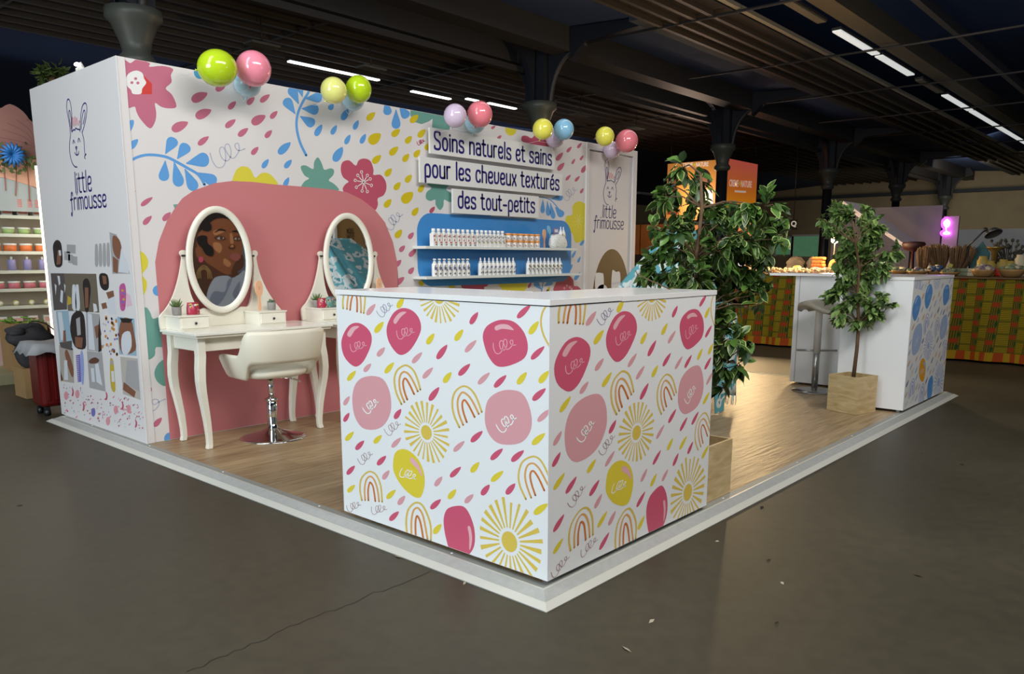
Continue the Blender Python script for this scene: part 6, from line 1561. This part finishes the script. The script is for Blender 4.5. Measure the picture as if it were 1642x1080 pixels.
# lit display of the far stand
LW = M('lit_panel_white', (250, 244, 238), .5, emit=.9); LO = M('lit_orange', (250, 164, 90), .5, emit=.5); LR = M('lit_coral', (236, 110, 110), .5, emit=.5)  # emission put into the panel colours stands in for light on them
t = empty('display_stand', (kx(12.2), ky(6.2), 0)); tag(t, 'brightly lit stand with coral, orange and white display panels behind the ficus', 'display')
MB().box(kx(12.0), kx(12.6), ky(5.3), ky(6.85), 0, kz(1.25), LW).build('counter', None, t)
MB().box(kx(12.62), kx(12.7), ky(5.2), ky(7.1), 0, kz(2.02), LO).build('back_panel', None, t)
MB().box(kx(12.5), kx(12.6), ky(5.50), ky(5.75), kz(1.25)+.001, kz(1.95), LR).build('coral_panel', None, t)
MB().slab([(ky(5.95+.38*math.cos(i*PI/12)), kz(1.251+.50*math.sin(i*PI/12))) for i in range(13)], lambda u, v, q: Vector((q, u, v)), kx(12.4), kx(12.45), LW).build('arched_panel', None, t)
rnd = random.Random(31); ORD = ('first', 'second', 'third', 'fourth', 'fifth', 'sixth', 'seventh', 'eighth', 'ninth', 'tenth')
for i in range(10):
    y = ky(5.42+.14*(9-i)); tag(MB().box(kx(12.1), kx(12.16), y, y+.10, kz(1.25)+.001, kz(1.30+.10*rnd.random()), rnd.choice([LR, LO, LW, RDD])).build('product_carton'), 'small lit carton on the far lit counter, %s from the left' % ORD[i], 'carton', 'cartons on the far lit counter')
point('display_light', (kx(11.6), ky(6.1), 2.9), 60, (1, .85, .7), .2)
# wooden cabinet right of the stand door
CAB = M('cabinet_wood', (150, 88, 40), .5, noise=.15, nscale=5)
a, b_ = at(1022, 356, 'x', 11.2), at(1062, 356, 'x', 11.2)
t = empty('wooden_cabinet', (11.5, (a.y+b_.y)/2, 0)); tag(t, 'orange-brown wooden cabinet in the dark right of the stand door', 'cabinet')
MB().box(11.2, 11.8, b_.y-.2, a.y+.6, 0, a.z, M('cabinet_dark', (44, 30, 24), .6)).build('body', None, t)
for k in range(5): MB().box(11.17, 11.195, b_.y-.15+k*.32, b_.y+.14+k*.32, a.z-.62, a.z-.05, CAB).build('door', None, t)
# posters across the aisle, seen only in the oval mirrors
t = empty('portrait_poster', (4.0, -3.9, 0)); tag(t, 'large portrait poster across the aisle reflected in the left oval mirror', 'poster')
MB().box(2.4, 5.0, -4.0, -3.95, 0, 2.9, M('poster_ground', (84, 54, 42), .5)).build('panel', None, t)
def vm(px, py, Y, ym=3.546):
    p = at(px, py, 'y', ym); d = ray(px, py); k = (p.y-Y)/d.y; return (p.x+d.x*k, p.z+d.z*k)
FY = -3.95; mb = MB(); fnp = lambda u, v, q: Vector((u, FY+q, v))
def pp(l, c, lay): mb.flat([vm(250+x/4.909, 320+y/4.909, FY) for x, y in smooth(l, 3, True)], fnp, lay*.003, c)
fs1 = M('p_skin', (150, 88, 56), .5); fs2 = M('p_skin_light', (206, 140, 92), .45); fs3 = M('p_skin_dark', (92, 50, 36), .5); fh = M('p_hair', (22, 18, 24), .6); lip = M('p_lip', (168, 84, 84), .4); wg = M('p_white_cloth', (186, 196, 210), .7); wg2 = M('p_white_fold', (142, 152, 172), .7); pk = M('p_earring', (226, 84, 120), .4); gd = M('p_gold', (176, 140, 84), .4); ey = M('p_eye', (20, 14, 14), .3); eyw = M('p_eyewhite', (206, 190, 180), .4)
pp([(430,170),(520,130),(600,170),(660,250),(680,330),(680,420),(672,500),(640,560),(570,590),(470,560),(400,500),(350,430),(320,350),(340,260)], fs1, 1)
pp([(350,480),(420,510),(560,590),(700,560),(700,620),(430,700),(390,640)], fs3, 1.3)
pp([(310,380),(345,380),(365,430),(355,470),(320,450)], fs1, 1.6)
pp([(450,340),(500,340),(520,380),(500,420),(460,390)], fs2, 2); pp([(580,270),(600,270),(610,340),(600,370),(585,340)], fs2, 2); pp([(450,250),(490,235),(540,250),(500,270),(460,280)], fs2, 2); pp([(540,460),(590,500),(570,530),(530,500)], fs2, 2)
pp([(620,500),(680,430),(690,520),(640,570),(590,580)], fs3, 2)
pp([(455,300),(490,282),(530,288),(548,312),(510,320),(475,315)], fs3, 2.4); pp([(480,303),(505,292),(535,300),(520,312),(490,312)], eyw, 2.8); pp(disc(512, 302, 13, 12, 8), ey, 3.2)
pp([(605,300),(640,285),(668,300),(655,325),(620,322)], fs3, 2.4); pp([(615,308),(640,296),(660,308),(640,318)], eyw, 2.8); pp(disc(640, 307, 11, 11, 8), ey, 3.2)
pp([(455,262),(500,228),(545,238),(540,248),(500,244)], fh, 2.8); pp([(595,250),(630,240),(655,262),(630,256)], fh, 2.8)
pp([(570,370),(600,345),(625,370),(612,388),(580,388)], fs3, 2.6); pp([(582,372),(600,352),(610,372)], fs2, 3)
pp([(575,445),(605,425),(630,418),(665,440),(640,452),(600,455)], lip, 2.8); pp([(580,455),(620,456),(668,446),(640,480),(605,478)], lip, 3.1)
pp([(340,180),(400,165),(435,200),(430,240),(390,250),(350,225)], fh, 3); pp([(320,300),(360,280),(400,290),(405,340),(440,370),(455,410),(440,445),(390,430),(360,380),(330,350)], fh, 3); pp([(330,250),(420,110),(540,80),(640,130),(680,260),(640,200),(560,150),(470,150),(400,200)], fh, 2.9)
pp(disc(352, 470, 20, 24, 12), pk, 3.4)
for rr in (70, 54, 38):
    for q in ribbon(smooth([(375-rr*.9+10,620),(375-rr*.7,560),(375,560-rr*.9+20),(375+rr*.7,560),(375+rr*.9,620)], 4), 7): mb.flat([vm(250+x/4.909, 320+y/4.909, FY) for x, y in q], fnp, .0105, gd)
pp([(400,740),(440,640),(480,605),(560,598),(600,615),(650,590),(705,565),(705,830),(420,860)], wg, 3.4); pp([(455,720),(540,725),(560,640),(600,620),(540,760),(480,830),(420,800)], wg2, 3.7); pp([(600,740),(660,640),(640,780)], wg2, 3.7)
mb.build('portrait', None, t)
point('poster_light', (3.6, -2.7, 2.6), 26, (1, .95, .9), .3)
t = empty('brown_board', (6.6, -4.0, 0)); tag(t, 'brown lettered board across the aisle reflected in the right oval mirror', 'board')
FY = -3.95
a, b_ = vm(541, 400, FY), vm(586, 400, FY); 
MB().box(a[0], b_[0], -4.0, -3.95, 0, 2.9, M('kraft_board', (160, 128, 80), .7)).build('panel', None, t)
MB().box(a[0]-.06, a[0]-.005, -4.0, -3.93, 0, 2.9, BRD).build('edge_post', None, t); MB().box(b_[0]+.005, b_[0]+.06, -4.0, -3.93, 0, 2.9, BRD).build('edge_post', None, t)
mb = MB(); INK = M('board_ink', (60, 46, 34), .7)
for txt, py in (('MÖREL', 373), ('CATION', 379.5), ('VILLA', 386)):
    tp_ = text_polys(txt, 1.0, .02); W_ = max(x for q in tp_ for x, _ in q); a = vm(556, py, FY); b2 = vm(568, py, FY)
    for q in tp_: mb.flat([(a[0]+(b2[0]-a[0])*x/W_, a[1]+y*.12) for x, y in q], fnp, .002, INK)
mb.build('lettering', None, t)
# ================================================================== the hall: iron columns, brackets, girders, lamps
IRON = M('painted_iron', (34, 36, 44), .4, spec=.5); IRON2 = M('grimy_iron', (58, 56, 56), .5, spec=.4); PLK = M('brown_planks', (46, 40, 35), .6, noise=.2, nscale=3); NVY = M('navy_roof', (44, 64, 104), .8, noise=.12, nscale=.6); BRN = M('beam_brown', (96, 88, 70), .7); PAL = M('pale_rail', (150, 144, 126), .55); GRB = M('grey_blue_beam', (60, 66, 74), .7)
def column(x, lab):
    t = empty('iron_column', (x, 8, 0)); tag(t, lab, 'column', 'cast-iron columns of the hall')
    MB().lathe([(.24, 0), (.24, .25), (.16, .32), (.15, 1.2), (.14, 3.45)], (x, 8, 0), IRON, 20).build('shaft', None, t)
    MB().lathe([(.15, 3.45), (.20, 3.50), (.20, 3.56), (.15, 3.62), (.17, 3.72), (.25, 3.92), (.31, 3.98), (.31, 4.08), (.24, 4.10)], (x, 8, 0), M('capital_iron', (78, 82, 76), .45), 16).build('capital', None, t)
    MB().box(x-.16, x+.16, 7.78, 8.22, 4.10, 5.6, IRON).build('head_block', None, t)
    for s in (-1, 1):
        outer = [(.24, 4.05), (.30, 4.35), (.42, 4.62), (.62, 4.82), (.92, 4.94), (1.05, 4.95)]; pts = smooth(outer, 4)
        poly = [(8+s*a, b_) for a, b_ in pts]+[(8+s*1.05, 5.05), (8+s*.85, 5.35), (8+s*.23, 5.5)]
        MB().slab(poly, lambda u, v, q: Vector((q, u, v)), x-.05, x+.05, IRON).tube([(x, 8+s*a, b_) for a, b_ in pts], .045, IRON2, 6).build('arched_bracket', None, t)
    for s in (-1, 1):
        pts = smooth([(.22, 4.05), (.30, 4.45), (.55, 4.85), (1.0, 5.02)], 4)
        MB().slab([(x+s*a, b_) for a, b_ in pts]+[(x+s*1.0, 5.15), (x+s*.2, 5.15)], lambda u, v, q: Vector((u, q, v)), 7.95, 8.05, IRON).build('side_bracket', None, t)
for i, lab in enumerate(('iron column head rising behind the left corner of the stand', 'iron column with pale capital above the middle of the stand wall', 'iron column in front of the orange banners', 'iron column behind the slim ficus tree', 'iron column behind the narrow neon display', 'farthest iron column near the end wall')):
    column((2.2, 9.5, 16.7, 23.9, 31.1, 38.3)[i], lab)
def beam(name, y0, y1, z0, z1, mat, lab, x0=-12, x1=40):
    o = MB().box(x0, x1, y0, y1, z0, z1, mat).build(name); o['kind'] = 'structure'; return tag(o, lab, 'beam', kind='structure')
# longitudinal girders on the column line
for k, (y0, y1, z0, z1, mt) in enumerate(((8.35, 8.75, 4.80, 5.5, IRON2), (8.80, 8.88, 4.86, 5.0, PAL), (7.25, 7.65, 4.85, 5.5, IRON2), (8.25, 8.35, 4.62, 4.72, IRON2))):
    beam('trim_%d' % (k+1), y0, y1, z0, z1, M('dark_rib', (58, 54, 52), .45, .3) if mt is PAL else mt, ('heavy dark girder left of the column line', 'thin riveted edge strip of the girder', 'heavy dark girder right of the column line', 'slim dark pipe along the column heads')[k])
mb = MB()   # ribbed plank soffit on the left side of the columns
for k in range(11):
    y = 8.95+.42*k; mb.box(-12, 40, y, y+.34, 5.02, 5.06, PLK).box(-12, 40, y+.345, y+.415, 4.95, 5.03, M('rib_brown', (64, 56, 50), .5))
o = mb.build('trim_5'); tag(o, 'ribbed dark brown plank soffit over the left aisle', 'ceiling', kind='structure')
mb = MB()   # ribbed planks over the right bay
for k in range(4):
    y = 4.30+.30*k; mb.box(-12, 40, y, y+.22, 5.02, 5.06, PLK).box(-12, 40, y+.225, y+.295, 4.94, 5.02, M('rib_brown2', (72, 64, 54), .5))
o = mb.build('trim_6'); tag(o, 'ribbed dark plank strip beside the lamp row', 'ceiling', kind='structure')
beam('trim_7', 4.08, 4.16, 4.96, 5.02, PAL, 'thin pale rail beside the lamp row'); beam('trim_8', 2.96, 3.28, 5.02, 5.35, BRN, 'grey-brown duct above the lamp row'); beam('trim_9', 5.50, 5.75, 4.98, 5.10, GRB, 'grey-blue painted beam over the right bay', 9, 40)
beam('trim_10', .55, .8, 5.1, 5.5, GRB, 'dark beam near the upper right corner'); beam('trim_11', 2.0, 2.1, 5.0, 5.15, IRON2, 'slim dark beam at the upper right')
# dark roof planes
for k, (pts, lab) in enumerate(((((-12, 9, 5.6), (40, 9, 5.6), (40, 24, 7.5), (-12, 24, 7.5)), 'dark navy roof slope on the left'), (((-12, 7.24, 5.26), (40, 7.24, 5.26), (40, 5.76, 5.16), (-12, 5.76, 5.16)), 'navy roof panel between column girder and ribbed strip'), (((-12, 13.75, 5.05), (40, 13.75, 5.05), (40, 24, 4.3), (-12, 24, 4.3)), 'low navy ceiling beyond the ribbed soffit'), (((-12, 7, 5.6), (40, 7, 5.6), (40, 3.4, 6.6), (-12, 3.4, 6.6)), 'dark navy roof slope right of the columns'), (((-12, 3.4, 6.6), (40, 3.4, 6.6), (40, -14, 6.9), (-12, -14, 6.9)), 'dark roof over the front aisle'))):
    vs = [Vector(p) for p in pts]; o = MB().add(vs+[v+Vector((0, 0, .1)) for v in vs], [(0, 1, 2, 3), (7, 6, 5, 4), (0, 4, 5, 1), (1, 5, 6, 2), (2, 6, 7, 3), (3, 7, 4, 0)], NVY).build('ceiling'); tag(o, lab, 'roof', kind='structure')
for x in (2.2, 9.5, 16.7, 23.9, 31.1):
    o = MB().slab([(6.95, 4.96), (7.24, 4.7), (7.24, 5.24), (5.76, 5.14), (5.76, 5.02)], lambda u, v, q: Vector((q, u, v)), x-.09, x+.09, IRON).build('trim_13'); tag(o, 'dark crossbeam of the roof at a column', 'beam', kind='structure')
# cross ties and lattice braces at the columns
for i, x in enumerate((2.2, 5.85, 9.5, 13.1, 16.7, 20.3, 23.9, 27.5, 31.1)):
    t = empty('tie_rod', (x, 4.9, 4.95)); tag(t, 'thin iron tie spanning the right bay under the roof, %s' % ('nearest, outside the picture', 'second from the camera', 'at the middle column', 'between the two middle columns', 'at the banner column', 'just beyond the banner column', 'at the column behind the ficus', 'far one', 'farthest')[i], 'tie', 'cross ties of the hall roof')
    MB().tube([(x, 7.0, 4.96), (x, 2.6, 4.92), (x, -3, 4.95)], .022, IRON2, 6).build('rod', None, t)
    MB().tube([(x, 9.0, 4.96), (x, 16, 5.0)], .022, IRON2, 6).build('rod', None, t)
    MB().tube([(x, 5.2, 4.95), (x, 5.2, 5.6)], .010, IRON2, 5).build('hanger', None, t)
for i, x in enumerate((9.5, 16.7, 23.9, 31.1)):
    mb = MB()
    for s in (0, 1):
        mb.tube([(x, 6.88, 5.06+.5*s), (x, 6.1, 5.56-.5*s)], .02, IRON2, 5)
    pass
    tag(mb.build('lattice_brace'), 'crossed iron brace beside the %s' % ('middle column', 'banner column', 'column behind the ficus', 'column near the neon')[i], 'brace', 'crossed roof braces')
# fluorescent lamps
TUBE = M('lit_tube', (236, 240, 238), emit=.62); TUBE2 = M('lit_tube_near', (245, 248, 246), emit=2.6); OFF = M('tube_off', (110, 104, 90), .5)
xr = lambda px, py: at(px, py, 'z', 4.95).x
for i, (a, b_, on, lab) in enumerate((((1252, 2), (1322, 36), 0, 'unlit fluorescent fitting at the top of the right lamp row'), ((1340, 50), (1404, 88), 1, 'lit fluorescent fitting, nearest of the right lamp row'), ((1408, 90), (1461, 121), 1, 'lit fluorescent fitting, second of the right lamp row'), ((1474, 128), (1508, 149), 0, 'unlit fluorescent fitting in the middle of the right lamp row'), ((1511, 153), (1550, 178), 1, 'lit fluorescent fitting, third of the right lamp row'), ((1553, 179), (1586, 199), 1, 'lit fluorescent fitting, fourth of the right lamp row'), ((1588, 199), (1612, 216), 1, 'lit fluorescent fitting, fifth of the right lamp row'), ((1614, 216), (1638, 231), 1, 'lit fluorescent fitting at the right picture edge'), ((1640, 231), (1656, 241), 1, 'last lit fluorescent fitting of the row, at the frame edge'))):
    x0, x1 = xr(*a), xr(*b_); t = empty('ceiling_lamp', ((x0+x1)/2, 3.42, 4.95)); tag(t, lab, 'lamp', 'fluorescent lamps of the right row')
    MB().box(x0, x1, 3.34, 3.50, 4.97, 5.01, IRON2).build('housing', None, t); MB().box(x0+.02, x1-.02, 3.35, 3.49, 4.945, 4.969, TUBE if on else OFF).build('diffuser', None, t)
for i, (a, b_, lab) in enumerate((((463, 98), (600, 130), 'long lit tube above the second balloon pair'), ((660, 146), (720, 159), 'thin lit tube between the green and lilac balloons'), ((748, 158), (765, 162), 'short lit tube above the lilac and coral balloons'), ((783, 165), (822, 175), 'lit tube beside the pale column capital'))):
    p, q = at(*a, 'z', 4.9), at(*b_, 'z', 4.9); t = empty('ceiling_lamp', (p+q)/2); tag(t, lab, 'lamp', 'lit tubes of the left aisle')
    MB().box(p.x, q.x, p.y-.05, p.y+.05, 4.885, 4.91, TUBE2).build('diffuser', None, t); MB().box(p.x-.02, q.x+.02, p.y-.07, p.y+.07, 4.911, 4.95, IRON2).build('housing', None, t)
for i, (px, py, lab) in enumerate(((595, 110, 'grey flat floodlight above the green balloon'), (930, 185, 'small dark floodlight right of the column'), (1020, 205, 'dark floodlight above the last balloons'), (420, 72, 'small pale fitting on a stay above the pink balloon'))):
    p = at(px, py, 'z', 4.6); t = empty('floodlight', p); tag(t, lab, 'lamp', 'unlit floodlights under the roof')
    MB().box(p.x-.25, p.x+.25, p.y-.14, p.y+.14, p.z-.02, p.z+.02, M('floodlight_grey', (110, 110, 104), .5), .008).build('head', None, t); MB().tube([p, p+Vector((0, 0, .45))], .01, IRON2, 5).build('stem', None, t)
p, q = at(1022, 309, 'z', 4.2), at(1062, 313, 'z', 4.2); tag(MB().box(p.x, p.x+2.2, p.y-.1, p.y+.1, 4.15, 4.25, M('pale_fitting', (176, 180, 178), .5)).build('ceiling_lamp'), 'long pale unlit fitting right of the stand door', 'lamp')
# end and side walls of the hall
WAL = M('hall_wall', (168, 152, 122), .85, noise=.06, nscale=1.5); WDK = M('hall_dark', (26, 26, 28), .9)
struct(MB().box(40, 40.2, -13, 24, 0, 6.0, WAL).build('wall_right', origin=(40, 5, 0)), 'distant beige end wall of the hall', 'wall')
struct(MB().box(39.9, 39.98, -13, 24, 6.0, 6.9, WDK).box(39.7, 39.98, -13, 24, 4.3, 4.45, GRB).build('trim_12'), 'dark band and ledge on the distant end wall', 'trim')
struct(MB().box(-12, 40, 24, 24.2, 0, 7.6, WAL).build('wall_far', origin=(14, 24, 0)), 'unlit far side wall of the hall', 'wall')
GRS = M('outdoor_green', (96, 150, 112), emit=.30, noise=.3, nscale=4)
for i, (a, b_) in enumerate((((1246, 382), (1268, 408)), ((1274, 379), (1312, 411)))):
    p, q = at(*a, 'x', 39.95), at(*b_, 'x', 39.95); t = empty('window_%d' % (i+1), ((39.95, (p.y+q.y)/2, q.z))); struct(t, 'far window with green hedge outside, %s' % ('narrow left one', 'wide right one')[i], 'window')
    MB().box(39.93, 39.96, q.y, p.y, q.z, p.z, GRS).build('pane', None, t); MB().box(39.88, 39.97, q.y-.12, q.y, q.z-.1, p.z+.1, BRD).box(39.88, 39.97, p.y, p.y+.12, q.z-.1, p.z+.1, BRD).box(39.88, 39.97, q.y, p.y, p.z, p.z+.1, BRD).build('frame', None, t)
t = empty('letter_sign', at(1272, 360, 'x', 20)); tag(t, 'small hanging black sign with a white letter Q', 'sign')
QS = Print('x', 20, None, None); a, b_ = QS.to2(1266.5, 352), QS.to2(1277, 368)
MB().box(20, 20.03, b_[0], a[0], b_[1], a[1], M('sign_black', (14, 14, 16), .5)).build('board', None, t); mb = MB()
tp_ = text_polys('Q', 1.0, .03); 
for q in tp_: mb.flat([(a[0]-.04-x*.2, b_[1]+.10+y*.20) for x, y in q], lambda u, v, k: Vector((20-k, u, v)), .003, BTX)
mb.build('letter', None, t); MB().tube([(20.015, (a[0]+b_[0])/2, a[1]), (20.015, (a[0]+b_[0])/2, 5.0)], .01, BLK, 5).build('hanger', None, t)
# clip-on spotlight on the stand wall and greenery behind it
p = at(131, 107, 'x', WX+.03); t = empty('clip_spotlight', (WX+.03, p.y, WT)); tag(t, 'small lit spotlight clipped on top of the side wall', 'lamp')
MB().box(WX-.0, WX+.055, p.y-.03, p.y+.03, WT+.0005, WT+.02, BRD).build('clip', None, t); MB().tube([(WX+.03, p.y, WT+.02), (WX+.01, p.y, WT+.05)], .02, BRD, 10).build('head', None, t)
MB().ball((WX+.0, p.y, WT+.04), .016, .03, .012, M('spot_lens', (255, 244, 220), emit=9), 10, 6).build('lens', None, t)
mb = MB(); rnd = random.Random(44)
for i in range(150):
    c = at(rnd.uniform(62, 104), 118+rnd.gauss(0, 6), 'y', 6.4); d = Vector((rnd.gauss(0, 1), rnd.gauss(0, 1), rnd.gauss(0, 1))).normalized(); s = d.orthogonal().normalized(); l = .08
    mb.add([c, c+d*l*.5+s*.02, c+d*l, c+d*l*.5-s*.02], [(0, 1, 2, 3)], GV, True)
for i in range(5): c = at(66+8*i, 122, 'y', 6.4); mb.tube([c, c+Vector((.05, 0, -.3))], .004, GV, 4)
q = at(82, 124, 'y', 6.4); mb.tube([(q.x, 6.4, 0), (q.x, 6.4, q.z)], .03, BARK, 8)
tag(mb.build('climbing_plant'), 'leafy plant on a thin stem showing above the side wall', 'plant')
